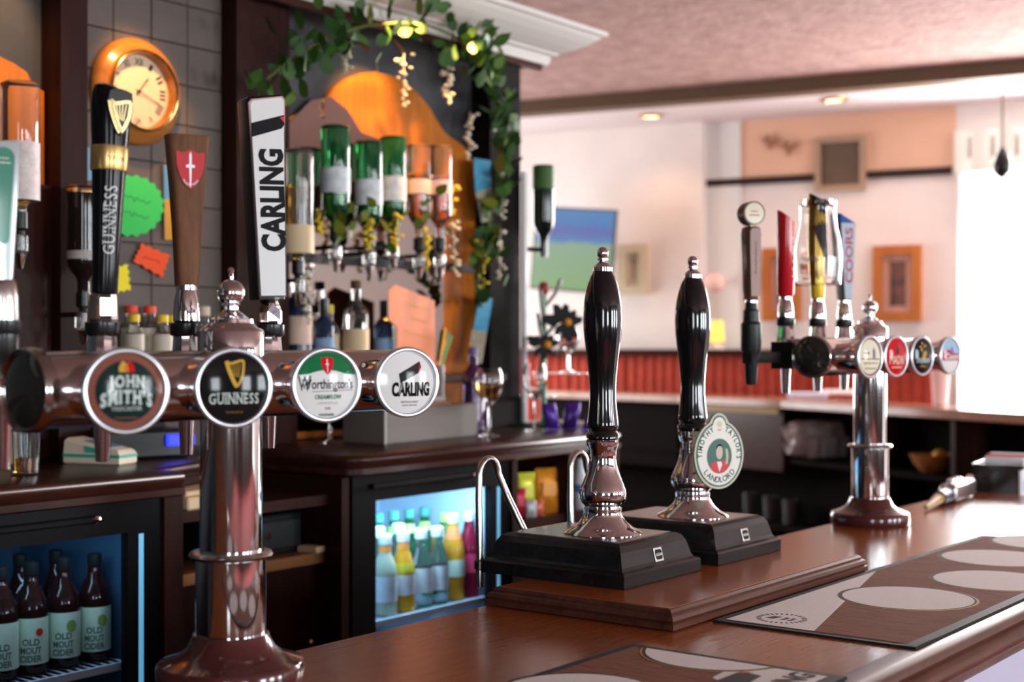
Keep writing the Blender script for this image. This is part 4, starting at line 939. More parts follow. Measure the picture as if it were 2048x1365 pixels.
# snacks and bottles in the open cupboard
def bag(label, px, py, y_, w_, h_, c, c2, group='snack packets in the open cupboard', tilt=0):
    q = atY(px, py, y_); me = MB(); n = 9; loops = []
    for k in range(n):
        z = h_ * k / (n - 1); bul = math.sin(PI * k / (n - 1)) ** .6 * w_ * .22 + .0015
        loops.append([(w_ / 2 * math.cos(a) * (1 + .06 * math.sin(5 * a + k)), bul * math.sin(a) * (1 + .15 * math.sin(3 * a + 2 * k)), z) for a in [2 * PI * i / 16 for i in range(16)]])
    t = thing('snack_packet', label, 'snack packet', (q.x, q.y, 1.0443), R(-25), group)
    MB().loft(loops).build('foil_bag', mat('foil_' + c2, c, .3, .2, noise=.35, nscale=18), t, rot=(R(tilt), 0, 0), smooth=60)
    MB().box(-w_ * .3, w_ * .3, -w_ * .245, -w_ * .235, h_ * .4, h_ * .7).build('front_panel', mat('foil_panel_' + c2, tuple(min(1, x * 1.3 + .05) for x in c), .4), t)
    return t
bag('orange crisp packet standing tallest in the open cupboard', 1094, 985, 2.47, .075, .135, (.85, .28, .02), 'orange', tilt=-4)
bag('amber crisp packet behind the orange one', 1080, 985, 2.55, .08, .15, (.90, .50, .05), 'amber')
bag('yellow-green sweet packet in the cupboard', 1052, 965, 2.50, .06, .125, (.62, .62, .04), 'lime')
bag('crimson sweet packet leaning in the cupboard', 1036, 990, 2.47, .05, .085, (.55, .02, .06), 'crimson')
bag('cream snack packet at the cupboard\'s left edge', 1018, 1010, 2.45, .045, .075, (.62, .60, .42), 'cream')
bag('small silver sweet packet at the front of the cupboard', 1062, 1015, 2.445, .035, .05, (.6, .62, .68), 'silver')
bag('small red sweet packet beside the silver one', 1078, 1015, 2.445, .03, .045, (.75, .15, .10), 'red')
for k, px in enumerate((1160, 1172, 1188)):
    q = atY(px, 990, 2.45 + .02 * k)
    bottle('mixer', 'white plastic bottle with blue band in the far cupboard, ' + ['left', 'middle', 'right'][k] + ' one', (q.x, q.y, 1.0443), mat('white_plastic', (.75, .76, .82), .4), None, mat('blue_label', (.08, .2, .5), .5), 'white bottles in the far cupboard', lab_z=(.35, .5), sc=.88)

# ------------------------------------------------------------------ shelves, arched boards, mirrors
ORANGE = wood('honey_carved_wood', (.62, .20, .022), (.38, .10, .010), .3, .3, 'z', 2.0, 10, .05)
def ogee(x0, x1, zb, zt):
    """half outline pts from left to right: low shoulder, step, swelling crown"""
    w_ = x1 - x0; H = zt - zb; c = (x0 + x1) / 2
    half = [(1, .0), (1, .30), (.93, .34), (.90, .42), (.82, .47), (.74, .50), (.64, .56), (.56, .66), (.47, .78), (.36, .88), (.22, .96), (.08, 1.0)]
    r_ = [(c + a * w_ / 2, zb + H * b) for a, b in half]
    return r_ + [(2 * c - x, z) for x, z in reversed(r_)]
for x0, x1, lab in ((2.735, 3.63, 'carved honey-wood arched board behind the green optic bottles'), (1.07, 1.985, 'carved honey-wood arched board at the far left bay')):
    t = thing('arched_board', lab, 'back board', ((x0 + x1) / 2, 2.93, 0)); c = (x0 + x1) / 2
    o = ogee(x0, x1, 2.06, 2.385); out = [(x0 , 1.28), (x1, 1.28)] + o
    MB().prism([(x - c, z) for x, z in [(x0, 1.28)][:0] + [(x1, 1.28)] + o + [(x0, 1.28)]], -.018, .0, mtx((0, 0, 0), (PI / 2, 0, 0))).build('board', ORANGE, t)
    mo = [(x0 + .005, 1.30), (x1 - .17, 1.30), (x1 - .17, 1.93), (x1 - .24, 2.00), (x1 - .32, 2.02), (x1 - .36, 2.10), (x1 - .47, 2.18), (x1 - .55, 2.19), (x1 - .61, 2.25), (x1 - .68, 2.28), (x1 - .76, 2.26), (x1 - .84, 2.19), (x0 + .005, 2.16)]
    MB().prism([(x - c, z) for x, z in mo], .0, .005, mtx((0, 0, 0), (PI / 2, 0, 0))).build('mirror', mat('dark_mirror', (.40, .36, .34), .06, 1), t)  # mirror tint darkened to dim the room it reflects
MB().box(-.4575, .4575, -.030, -.019, 1.281, 1.93).build('lower_panel', DARKWOODZ, t)
sh = thing('bottle_shelf', 'narrow dark shelf under the standing bottles below the optics', 'shelf', (3.18, 2.86, 1.445))
MB().rbox(-.44, .44, -.07, .055, -.012, .012, .003, 2).build('board', DARKWOOD, sh)
sh = thing('bottle_shelf', 'narrow dark shelf under the small bottles below the clock', 'shelf', (2.30, 2.86, 1.445))
MB().rbox(-.232, .232, -.05, .065, -.012, .012, .003, 2).build('board', DARKWOOD, sh)
rl = thing('optic_rail', 'black rail holding the row of inverted spirit bottles', 'rail', (3.18, 2.90, 1.80))
MB().box(-.44, .44, -.008, .008, -.012, .012).build('bar', BLACKPL, rl)

# inverted spirit bottles on optics: loc = top (base of the bottle)
AMB = gl('amber_liquid', (.95, .40, .04), .03, .85); LIQC = gl('clear_liquid', (.9, .93, .9), .0, .97); GLQ = gl('green_liquid', (.35, .75, .12), .03, .85); PINKL = gl('pink_liquid', (.95, .45, .35), .03, .85); YLQ = gl('golden_liquid', (.98, .62, .05), .03, .85)
LBLW = mat('cool_white_label', (.66, .70, .72), .5, noise=.15, nscale=50)
SG = 'inverted spirit bottles on the optics'
def inv(px, py, y_, kind, label, *a, **k):
    q = atY(px, py, y_); return bottle(kind, label, (q.x, q.y, q.z), *a, group=SG, up=False, optic=True, **{'hs': 1.16, **k})
inv(671, 252, 2.80, 'square', 'tallest green gin bottle, inverted, nearest the white tap handle', GREENG, None, LBLW, lab_z=(.38, .60), liquid=(.55, GLQ))
inv(738, 282, 2.80, 'square', 'middle green gin bottle of the three on the optics', GREENG, None, LBLW, lab_z=(.38, .62), liquid=(.5, GLQ), sc=.95)
inv(786, 274, 2.82, 'square', 'right-hand green gin bottle of the three on the optics', GREENG, None, LBLW, lab_z=(.40, .64), liquid=(.5, GLQ), sc=.95)
inv(838, 290, 2.82, 'spirit', 'inverted bottle of amber spirit with red cap end on the optics', CLEARG, None, mat('peach_label', (.85, .62, .5), .5), lab_z=(.34, .48), liquid=(.72, AMB), sc=.98)
inv(880, 292, 2.80, 'spirit', 'inverted bottle of pink-orange spirit, last on the optics', CLEARG, None, mat('blush_label', (.8, .6, .58), .5), lab_z=(.34, .48), liquid=(.70, PINKL), sc=.98)
inv(596, 300, 2.80, 'square', 'inverted bottle of golden spirit beside the white tap handle', CLEARG, None, mat('buff_label', (.8, .62, .38), .5), lab_z=(.62, .85), liquid=(.7, YLQ), sc=1.05)
inv(40, 165, 2.80, 'square', 'inverted clear bottle with white and buff labels at far left', CLEARG, None, mat('mauve_white_label', (.72, .62, .60), .5, noise=.15, nscale=60), lab_z=(.42, .82), liquid=(.5, YLQ), sc=1.02)
q = atY(857, 272, 2.86)
if 0: tag(MB().lathe([(.015, 0), (.016, .002), (.016, .022), (.014, .024)], 20).build('bottle_cap', mat('red_cap', (.75, .06, .03), .4), None, (3.262, 2.862, q.z - .012)), 'loose red cap with white top above the amber spirit', 'cap')
# standing bottles on the shelf
SZ = 1.4572
SB = 'bottles standing below the optics'
def stand(px, y_, kind, label, *a, **k):
    q = atY(px, 690, y_); return bottle(kind, label, (q.x, q.y, SZ), *a, group=SB, **k)
NAVY = gl('navy', (.02, .05, .12), .06, .4)
stand(648, 2.86, 'spirit', 'dark blue squat bottle with black cap, left on the shelf', NAVY, BLACKPL, mat('ice_blue_label', (.25, .45, .7), .5), lab_z=(.05, .5), sc=.80, caplen=.05)
stand(712, 2.85, 'spirit', 'clear long-necked bottle of dark red liquid mid shelf', CLEARG, mat('brown_cork', (.10, .06, .03), .6), mat('buff_label', (.8, .62, .38), .5), lab_z=(.25, .5), liquid=(.3, gl('plum_liquid', (.25, .02, .05), .05, .6)), sc=1.0)
stand(768, 2.86, 'spirit', 'dark blue squat bottle with gold collar, right on the shelf', NAVY, BLACKPL, mat('ice_blue_label', (.25, .45, .7), .5), lab_z=(.05, .5), sc=.80, bands=((.74, .78, BRASS),), caplen=.05)
stand(659, 2.895, 'spirit', 'bottle with a bright yellow cap behind the dark blue one', CLEARG, mat('yellow_cap', (.9, .75, .03), .4), mat('buff_label', (.8, .62, .38), .5), sc=.74, liquid=(.6, YLQ), caplen=.02)
stand(598, 2.88, 'wine', 'slim pale-labelled bottle just right of the white tap handle', NAVY, None, mat('peach_label', (.85, .62, .5), .5), lab_z=(.30, .55), sc=1.0)
# small mixer bottles below the clock
for k, (px, y_, cp, lq) in enumerate(((263, 2.90, 'red', (.55, .10, .06)), (300, 2.89, 'red', (.72, .35, .22)), (268, 2.84, 'yellow', (.05, .36, .27)), (326, 2.84, 'yellow', (.03, .38, .30)), (346, 2.86, 'yellow', (.04, .34, .30)))):
    q = atY(px, 690, y_)
    bottle('mini', 'small bottle with %s cap below the clock, %s' % (cp, ['leftmost red', 'right-hand red', 'left yellow', 'middle yellow', 'right yellow'][k]), (q.x, q.y, SZ), CLEARG, mat('cap_' + cp, {'red': (.8, .07, .02), 'yellow': (.9, .62, .03)}[cp], .4), mat('mini_label', (.62, .55, .45), .5), 'small mixers below the clock', lab_z=(.40, .72), liquid=(.38, gl('mini_%d' % k, lq, .05, .6)), sc=1.14 if cp == 'red' else 1.0, caplen=.016)
q = atY(408, 690, 2.90)
bottle('mini', 'small pale bottle of crimson drink beside the walnut handle', (q.x, q.y, SZ), CLEARG, mat('buff_cap', (.75, .6, .45), .4), None, None, liquid=(.5, REDJ), sc=1.16)

# ------------------------------------------------------------------ clock
CW = wood('clock_oak', (.50, .20, .045), (.30, .10, .02), .3, .3, 'x', 3, 10)
q = atY(274, 184, 2.915)
ck = thing('wall_clock', 'round wooden wall clock with Roman numerals above the taps', 'clock', (q.x, 2.927, q.z))
Mc = mtx((0, 0, 0), (PI / 2, 0, 0))
MB().lathe([(.134, .0), (.136, .004), (.136, .014), (.131, .022), (.122, .029), (.112, .033), (.105, .038), (.103, .046), (.099, .050), (.0945, .046), (.0945, .020), (.09, .010)], 56, Mc).build('case', CW, ck, smooth=40)
MB().lathe([(.0955, .047), (.0985, .0515), (.102, .0505), (.1035, .0465)], 56, Mc, cap=False).build('brass_bezel', BRASS, ck, smooth=60)
MB().lathe([(.0952, .014), (.0952, .018)], 48, Mc).build('dial', mat('cream_dial', (.80, .62, .40), .6), ck, smooth=30)
NUM = ['XII', 'I', 'II', 'III', 'IIII', 'V', 'VI', 'VII', 'VIII', 'IX', 'X', 'XI']
nm = mat('dial_black', (.03, .02, .015), .5)
for k, s_ in enumerate(NUM):
    a = PI / 2 - k * PI / 6; mb = MB()
    text_line(mb, s_, 0, -.009, .018, min(.027, .0075 * len(s_) + .003), .02, M=Mc @ mtx((.076 * math.cos(a), .076 * math.sin(a), .0185), (0, 0, a - PI / 2)))
    mb.build('numeral', nm, ck)
def hand(L, w_, ang, z):
    a = PI / 2 - R(ang); mb = MB(); mb.prism([(-.012, -w_), (L * .7, -w_ * .9), (L * .74, -w_ * 2), (L, 0), (L * .74, w_ * 2), (L * .7, w_ * .9), (-.012, w_)], 0, .0012, Mc @ mtx((0, 0, z), (0, 0, a))); return mb
hand(.050, .0012, 38, .020).build('hour_hand', nm, ck); hand(.076, .0010, 112, .022).build('minute_hand', nm, ck)
MB().lathe([(.004, .018), (.004, .025)], 14, Mc).build('hub', nm, ck)
MB().lathe([(.0950, .036), (.0950, .0375)], 40, Mc).build('glass', THIN, ck)

# ------------------------------------------------------------------ spot lamps under the canopy (real fittings with their own light)
def spot(x, y, z, target, power, label, color=(1, .50, .16), size=75):
    t = thing('spotlight', label, 'spotlight', (x, y, z))
    dv = (Vector(target) - Vector((x, y, z))).normalized(); rq = dv.to_track_quat('-Z', 'Y').to_euler()
    MB().lathe([(.012, .040), (.020, .036), (.022, .0), (.019, -.002), (.017, .01)], 20, cap=False).build('shade', BRASS, t, rot=rq, smooth=40)
    MB().ball((0, 0, .008), .013, 14, 8).build('bulb', mat('lamp_glow', (1, .8, .5), .5, emit=(1, .62, .25), es=14), t, rot=rq)
    MB().tube([(0, 0, .02), (0, 0, ZC - z - .0005)], .004, 8).build('stem', BRASS, t)
    d = bpy.data.lights.new('spot_light', 'SPOT'); d.energy = power; d.color = color; d.spot_size = R(size); d.spot_blend = .6; d.shadow_soft_size = .02
    o = bpy.data.objects.new('spot_light', d); COL.objects.link(o); o.parent = t; o.location = tuple(dv * .03); o.rotation_euler = rq
    return t
spot(2.12, 2.58, 2.60, (2.26, 2.92, 2.17), 24, 'small brass spotlight above the clock', size=36)
spot(2.95, 2.58, 2.60, (3.12, 2.93, 2.20), 40, 'small brass spotlight left of the green bottles', size=46)
spot(3.35, 2.58, 2.63, (3.22, 2.90, 1.95), 44, 'small brass spotlight right of the amber spirits', size=46)
spot(1.80, 2.58, 2.63, (1.80, 2.93, 2.25), 18, 'small brass spotlight over the far left bottle', size=55)
# ================================================================== THE FAR ROOM
# ceiling downlights
for px, py, lab in ((1301, 230, 'gold ceiling downlight nearer the garland'), (1668, 197, 'gold ceiling downlight above the brown wall vent')):
    q = atZ(px, py, ZC - .05)
    t = thing('downlight', lab, 'ceiling light', (q.x, q.y, ZC - .0505), 0, 'ceiling downlights')
    MB().lathe([(.048, -.001), (.075, -.001), (.078, -.006), (.070, -.014), (.052, -.016), (.048, -.010)], 32, cap=False).build('gold_ring', mat('polished_gold', (.85, .60, .22), .15, 1), t, smooth=50)
    d = bpy.data.lights.new('downlight_lamp', 'SPOT'); d.energy = 10; d.color = (1, .62, .36); d.spot_size = R(130); d.spot_blend = .8; d.shadow_soft_size = .04
    o = bpy.data.objects.new('downlight_lamp', d); COL.objects.link(o); o.parent = t; o.location = (0, 0, -.03)
    MB().lathe([(.047, -.012), (.02, -.010)], 24).build('lamp', mat('warm_lamp', (1, .85, .6), .5, emit=(1, .72, .38), es=3), t, smooth=50)
# banquette along the wall
RF = mat('red_banquette_fabric', (.50, .055, .022), .8, col2=(.34, .028, .014), nscale=30, bump=.2, bscale=90, sheen=.3)
s0, s1 = wall_s(1030, .3), wall_s(1890, .3)
zt_ = wall_z(1300, 699, .3)
bq = thing('banquette', 'long red upholstered banquette with dark top rail under the pictures', 'banquette', wp((s0 + s1) / 2, 0, .2)); inv_ = bq.location.copy()
def wloc(s, z, off): return tuple(Vector(wp(s, z, off)) - inv_)
def wbox(mb, a, b, z0, z1, o0, o1):
    v = [wloc(a, z0, o0), wloc(b, z0, o0), wloc(b, z0, o1), wloc(a, z0, o1), wloc(a, z1, o0), wloc(b, z1, o0), wloc(b, z1, o1), wloc(a, z1, o1)]
    return mb.add(v, [(0, 3, 2, 1), (4, 5, 6, 7), (0, 1, 5, 4), (1, 2, 6, 5), (2, 3, 7, 6), (3, 0, 4, 7)])
wbox(MB(), s0, s1, zt_ - .035, zt_, .12, .34).build('top_rail', DARKWOOD, bq)
wbox(MB(), s0, s1, .3, zt_ - .036, .12, .20).build('back_frame', DARKWOOD, bq)
n = 7
for k in range(n):
    a, b = s0 + (s1 - s0) * k / n + .004, s0 + (s1 - s0) * (k + 1) / n - .004; mb = MB(); m_ = 24; loops = []
    for z, bul in ((.75, 0), (.80, .02), (zt_ - .08, .02), (zt_ - .04, 0)):
        l = []
        for j in range(m_ + 1): s_ = a + (b - a) * j / m_; l.append(wloc(s_, z, .25 + bul + .016 * abs(math.sin(PI * j / 4))))
        for j in range(m_, -1, -1): l.append(wloc(a + (b - a) * j / m_, z, .201))
        loops.append(l)
    mb.loft(loops).build('back_cushion', RF, bq, smooth=40)
wbox(MB(), s0, s1, .55, .74, .205, .42).build('seat_cushion', RF, bq)
wbox(MB(), s0, s1, 0.001, .55, .205, .40).build('seat_base', DARKWOOD, bq)
# television on an angled bracket
TVC = atP(1145, 500, W0 + WN * .45, WN)
tv = thing('television', 'wall television showing a green pitch below a blue stand', 'television', tuple(TVC), 0)
tz = math.atan2(-WN.x, WN.y)  # frame facing the room
Mt = (R(90), R(5.0), math.atan2(-RT.y * 0 + RT.y, RT.x) + R(-24))
MB().rbox(-.275, .275, -.265, .265, -.03, 0, .006, 2).build('casing', mat('tv_grey', (.10, .11, .12), .4), tv, rot=Mt)
def screen_mat():
    m = bpy.data.materials.new('football_picture'); m.use_nodes = True; nt = m.node_tree; b = nt.nodes['Principled BSDF']
    tc = nt.nodes.new('ShaderNodeTexCoord'); sx = nt.nodes.new('ShaderNodeSeparateXYZ'); nt.links.new(tc.outputs['Object'], sx.inputs[0])
    nz = nt.nodes.new('ShaderNodeTexNoise'); nz.inputs['Scale'].default_value = 9; nt.links.new(tc.outputs['Object'], nz.inputs['Vector'])
    ad = nt.nodes.new('ShaderNodeMath'); ad.operation = 'MULTIPLY_ADD'; ad.inputs[1].default_value = .06; nt.links.new(nz.outputs[0], ad.inputs[0]); nt.links.new(sx.outputs['Y'], ad.inputs[2])
    r = nt.nodes.new('ShaderNodeValToRGB'); e = r.color_ramp.elements
    mr = nt.nodes.new('ShaderNodeMapRange'); mr.inputs['From Min'].default_value = -.25; mr.inputs['From Max'].default_value = .28; nt.links.new(ad.outputs[0], mr.inputs['Value'])
    e[0].position = 0; e[0].color = (.24, .40, .16, 1); e[1].position = .60; e[1].color = (.27, .40, .28, 1)
    for p_, c in ((.63, (.10, .24, .48, 1)), (.75, (.12, .15, .42, 1)), (.86, (.08, .22, .50, 1)), (1.0, (.10, .24, .48, 1))): x = e.new(p_); x.color = c
    nt.links.new(mr.outputs[0], r.inputs[0]); nt.links.new(r.outputs[0], b.inputs['Emission Color']); b.inputs['Emission Strength'].default_value = .75; b.inputs['Base Color'].default_value = (.02, .02, .02, 1); b.inputs['Roughness'].default_value = .4
    return m
MB().box(-.262, .262, -.250, .252, .0002, .002).build('screen', screen_mat(), tv, rot=Mt)
e_ = Vector(wp((TVC - W0).dot(WD), TVC.z, .106)) - TVC
MB().tube([(0, .02, 0), tuple(e_)], .02, 10).build('bracket', BLACKPL, tv)
# framed pictures
def picture(px0, px1, py0, py1, off, label, fc, mount, img, depth=.045, art=None):
    a, b = wall_s(px0, off), wall_s(px1, off); z0, z1 = wall_z((px0 + px1) / 2, py1, off), wall_z((px0 + px1) / 2, py0, off)
    c = Vector(wp((a + b) / 2, (z0 + z1) / 2, off)); w_, h_ = abs(b - a), z1 - z0
    t = thing('picture_frame', label, 'picture', tuple(c), 0)
    rot = (R(90), 0, math.atan2(WD.y, WD.x))
    fw = .055; m = MB(); m.box(-w_ / 2, w_ / 2, h_ / 2 - fw, h_ / 2, 0.001, depth); m.box(-w_ / 2, w_ / 2, -h_ / 2, -h_ / 2 + fw, .001, depth); m.box(-w_ / 2, -w_ / 2 + fw, -h_ / 2 + fw, h_ / 2 - fw, .001, depth); m.box(w_ / 2 - fw, w_ / 2, -h_ / 2 + fw, h_ / 2 - fw, .001, depth)
    m.build('frame', fc, t, rot=rot)
    MB().box(-w_ / 2 + fw, w_ / 2 - fw, -h_ / 2 + fw, h_ / 2 - fw, .003, .012).build('mount', mount, t, rot=rot)
    MB().box(-w_ / 2 + fw * 1.75, w_ / 2 - fw * 1.75, -h_ / 2 + fw * 1.7, h_ / 2 - fw * 1.7, .012, .0135).build('print', img, t, rot=rot)
    MB().box(-w_ / 2 + fw, w_ / 2 - fw, -h_ / 2 + fw, h_ / 2 - fw, .020, .022).build('glass', THIN, t, rot=rot)
    return t
FO = wood('orange_frame', (.55, .19, .055), (.40, .12, .03), .4, .1, 'y', 2, 8)
FT = mat('tan_frame', (.62, .50, .34), .4)
PKM = mat('pink_mount', (.72, .40, .30), .6)
IM = mat('sepia_print', (.30, .14, .10), .6, col2=(.06, .03, .04), nscale=14)
IMB = mat('blurred_brown_print', (.42, .16, .06), .6, col2=(.16, .05, .03), nscale=12)
picture(1240, 1299, 489, 590, .1, 'small pale-framed picture beside the television', FT, mat('cream_mount', (.80, .68, .52), .6), IMB)
picture(1527, 1604, 497, 642, 0, 'orange-framed print behind the red tap handle', FO, PKM, IM)
picture(1748, 1845, 492, 644, 0, 'orange-framed dark print beside the bright window', FO, PKM, IM)
# brown louvred wall vent on the picture rail
a, b = wall_s(1632), wall_s(1733); z0, z1 = wall_z(1682, 383), wall_z(1682, 274)
c = Vector(wp((a + b) / 2, (z0 + z1) / 2, 0)); w_, h_ = b - a, z1 - z0
vt = thing('wall_vent', 'square brown louvred vent cover high on the far wall', 'vent', tuple(c)); rot = (R(90), 0, math.atan2(WD.y, WD.x))
VB = mat('vent_brown', (.19, .125, .085), .6); VBL = mat('vent_tan', (.40, .27, .18), .6)
m = MB(); fw = .035; m.box(-w_ / 2, w_ / 2, h_ / 2 - fw, h_ / 2, 0.001, .04).box(-w_ / 2, w_ / 2, -h_ / 2, -h_ / 2 + fw, 0.001, .04).box(-w_ / 2, -w_ / 2 + fw, -h_ / 2 + fw, h_ / 2 - fw, 0.001, .04).box(w_ / 2 - fw, w_ / 2, -h_ / 2 + fw, h_ / 2 - fw, 0.001, .04); m.build('frame', VBL, vt, rot=rot)
MB().box(-w_ / 2 + fw, w_ / 2 - fw, -h_ / 2 + fw, h_ / 2 - fw, .001, .006).build('backing', VB, vt, rot=rot)
for k in range(8):
    y = -h_ / 2 + fw + (h_ - 2 * fw) * (k + .5) / 8
    MB().box(-w_ / 2 + fw, w_ / 2 - fw, y - .009, y + .009, .010, .026).build('slat', VB, vt, rot=rot)
# wall ornaments: two small birds in flight
for px, py, lab in ((1540, 283, 'small brown flying-bird ornament on the wall, left of the pair'), (1578, 294, 'small brown flying-bird ornament on the wall, right of the pair')):
    q = atP(px, py, W0 + WN * .02, WN); t = thing('bird_ornament', lab, 'ornament', tuple(q), 0, 'bird ornaments')
    mb = MB(); m2 = mtx((0, 0, 0), rot)
    mb.prism([(-.06, .03), (-.03, .015), (0, -.01), (.05, .02), (.07, .025), (.03, -.01), (.0, -.06), (-.015, -.02)], 0, .012, m2); mb.build('body', mat('bird_brown', (.35, .16, .09), .6), t)
    MB().prism([(-.03, .0), (-.01, .05), (.008, .0)], .0, .018, m2).build('wing', mat('bird_brown'), t)
# small yellow table lamp and pale pink globe lamp on the banquette rail
q = atP(1434, 690, W0 + WN * .23, WN)
t = thing('table_lamp', 'small glowing yellow-shaded lamp on the banquette rail', 'lamp', (q.x, q.y, zt_ + .001))
MB().lathe([(.05, 0), (.05, .01), (.012, .02), (.01, .05), (.012, .052)], 20).build('base', PILASTER, t, smooth=30)
MB().lathe([(.045, .045), (.036, .175)], 24, cap=False).build('shade', mat('glowing_yellow_shade', (.9, .55, .1), .6, emit=(1, .55, .08), es=.9), t, smooth=60)
q = atP(1429, 566, W0 + WN * .16, WN)
t = thing('wall_lamp', 'pale pink globe wall lamp left of the orange-framed print', 'lamp', (q.x, q.y, q.z))
MB().ball((0, 0, 0), .07, 24, 14, (1, 1, .9)).build('globe', mat('pink_globe', (.85, .55, .48), .5), t, smooth=60)
MB().tube([(0, 0, 0), tuple(-WN * .155)], .015, 10).build('arm', BRASS, t)
# valance over the window and the pendant fitting
vl = thing('window_valance', 'cream pleated valance with dark stripes over the bright window', 'valance', wp(S_WIN0 + 1.1, ZW1 - .2, .08)); iv = vl.location.copy()
CURT = mat('sheer_cream', (.85, .83, .74), .8)
def vloop(s_a, s_b, z0, z1, off):
    n_ = max(2, int((s_b - s_a) / .03)); m = MB(); v = []; f = []
    for k in range(n_ + 1):
        s_ = s_a + (s_b - s_a) * k / n_; o = off + .018 * math.sin(s_ * 42)
        for zz in (z0, z1):
            for oo in (0, .006): v.append(tuple(Vector(wp(s_, zz, o + oo)) - iv))
    for k in range(n_):
        a_ = k * 4; b_ = a_ + 4; f += [(a_, b_, b_ + 2, a_ + 2), (a_ + 1, a_ + 3, b_ + 3, b_ + 1), (a_, a_ + 1, b_ + 1, b_), (a_ + 2, b_ + 2, b_ + 3, a_ + 3)]
    return m.add(v, f)
vloop(S_WIN0 + .0, S_WIN1 - .05, ZW1 - .23, ZW1 + .01, .06).build('pleated_cloth', CURT, vl, smooth=60)
for k in range(9):
    s_ = S_WIN0 + .09 + .13 * k
    v = [tuple(Vector(wp(s_ + a_, z_, .095)) - iv) for a_, z_ in ((-.008, ZW1 - .15), (.008, ZW1 - .15), (.006, ZW1 - .03), (-.006, ZW1 - .03))]
    MB().poly(v).build('stripe', mat('dark_stripe', (.25, .2, .16), .8), vl)
cu = thing('sheer_curtain', 'white sheer curtain hanging in the bright far window', 'curtain', wp(S_WIN0 + 1.1, 1.0, .05)); iv = cu.location.copy()
SHEER = bpy.data.materials.new('white_sheer'); SHEER.use_nodes = True; nt = SHEER.node_tree; nt.nodes.clear()
o_ = nt.nodes.new('ShaderNodeOutputMaterial'); mx = nt.nodes.new('ShaderNodeMixShader'); mx.inputs[0].default_value = .5; t1 = nt.nodes.new('ShaderNodeBsdfTransparent'); t2 = nt.nodes.new('ShaderNodeBsdfTranslucent'); t2.inputs[0].default_value = (.95, .95, .95, 1)
nt.links.new(t1.outputs[0], mx.inputs[1]); nt.links.new(t2.outputs[0], mx.inputs[2]); nt.links.new(mx.outputs[0], o_.inputs[0])
vloop(S_WIN0 + .02, S_WIN0 + .55, ZW0 + .02, ZW1 - .02, .03).build('left_panel', SHEER, cu, smooth=60)
q = atP(2005, 325, W0 + WN * .6, WN)
pd = thing('pendant_lamp', 'dark pendant lamp fitting hanging before the bright window', 'pendant lamp', (q.x, q.y, ZC - .05))
MB().tube([(0, 0, -.002), (0, 0, q.z - ZC + .12)], .006, 8).build('cord', BROWNPAINT, pd)
MB().lathe([(.012, q.z - ZC + .13), (.03, q.z - ZC + .10), (.05, q.z - ZC + .04), (.048, q.z - ZC + .0), (.02, q.z - ZC - .03), (.004, q.z - ZC - .04)], 20).build('fitting', BLACKPL, pd, smooth=40)
# ------------------------------------------------------------------ far counter (return of the bar) with shelving under it
ZF = 1.27
FP = [Vector((6.93, 5.10)), Vector((6.72, 3.98)), Vector((6.49, 3.24)), Vector((5.72, 1.70)), Vector((5.62, 1.52))]
def offset_line(P, d_):
    out = []
    for i, p in enumerate(P):
        t_ = ((P[min(i + 1, len(P) - 1)] - P[max(i - 1, 0)])).normalized(); nn = Vector((-t_.y, t_.x)); nn = nn if nn.x > 0 else -nn
        out.append(p + nn * d_)
    return out
Bk = offset_line(FP, .28)
fc = thing('far_counter', 'far return counter of the bar with a pale lit top', 'bar counter', (6.4, 3.3, 0)); iv = Vector((6.4, 3.3))
def ring(F, B_, z): return [(p.x - iv.x, p.y - iv.y, z) for p in F] + [(p.x - iv.x, p.y - iv.y, z) for p in reversed(B_)]
PALETOP = wood('pale_lit_counter', (.42, .20, .12), (.30, .13, .08), .18, .4, 'y', 2, 10)
MB().loft([ring(offset_line(FP, .01), Bk, ZF - .045), ring(FP, Bk, ZF - .040), ring(FP, Bk, ZF - .006), ring(offset_line(FP, .006), Bk, ZF)]).build('top', PALETOP, fc)
I1, I2 = offset_line(FP, .05), offset_line(FP, .08)
MB().loft([ring(offset_line(FP, .245), offset_line(FP, .27), .001), ring(offset_line(FP, .245), offset_line(FP, .27), ZF - .046)]).build('outer_panel', mat('very_dark_wood', (.008, .005, .005), .8, spec=.05), fc)
for zz in (.62, .97):
    MB().loft([ring(I1, offset_line(FP, .24), zz - .025), ring(I1, offset_line(FP, .24), zz)]).build('shelf', mat('very_dark_wood'), fc)
# brown panels hung under the left half
def panel(mb, P, Q, z0, z1, off, th=.02):
    d_ = (Q - P).normalized(); nn = Vector((-d_.y, d_.x)); nn = nn if nn.x > 0 else -nn
    c = [P + nn * off, Q + nn * off, Q + nn * (off + th), P + nn * (off + th)]
    v = [(p.x - iv.x, p.y - iv.y, z) for z in (z0, z1) for p in c]
    return mb.add(v, [(0, 3, 2, 1), (4, 5, 6, 7), (0, 1, 5, 4), (1, 2, 6, 5), (2, 3, 7, 6), (3, 0, 4, 7)])
P1, P2, P3 = FP[1], FP[2], FP[3]
panel(MB(), P1 + (P2 - P1) * .05, P2 - (P2 - P1) * .02, .90, ZF - .046, .03).build('front_panel', DARKWOOD, fc)
panel(MB(), P1 - (P1 - FP[0]) * -.0 + (FP[0] - P1) * .05, FP[0], .86, ZF - .046, .06).build('front_panel', mat('very_dark_wood'), fc)
panel(MB(), P1 + (P2 - P1) * .05, P2 - (P2 - P1) * .02, ZF - .075, ZF - .047, -.005, .03).build('brass_rail', mat('dull_brass', (.20, .13, .06), .5, .4), fc)
for k in (.33, .66):
    panel(MB(), P2 + (P3 - P2) * k, P2 + (P3 - P2) * (k + .015), .0, ZF - .047, .06, .3).build('divider', DARKWOODZ, fc)
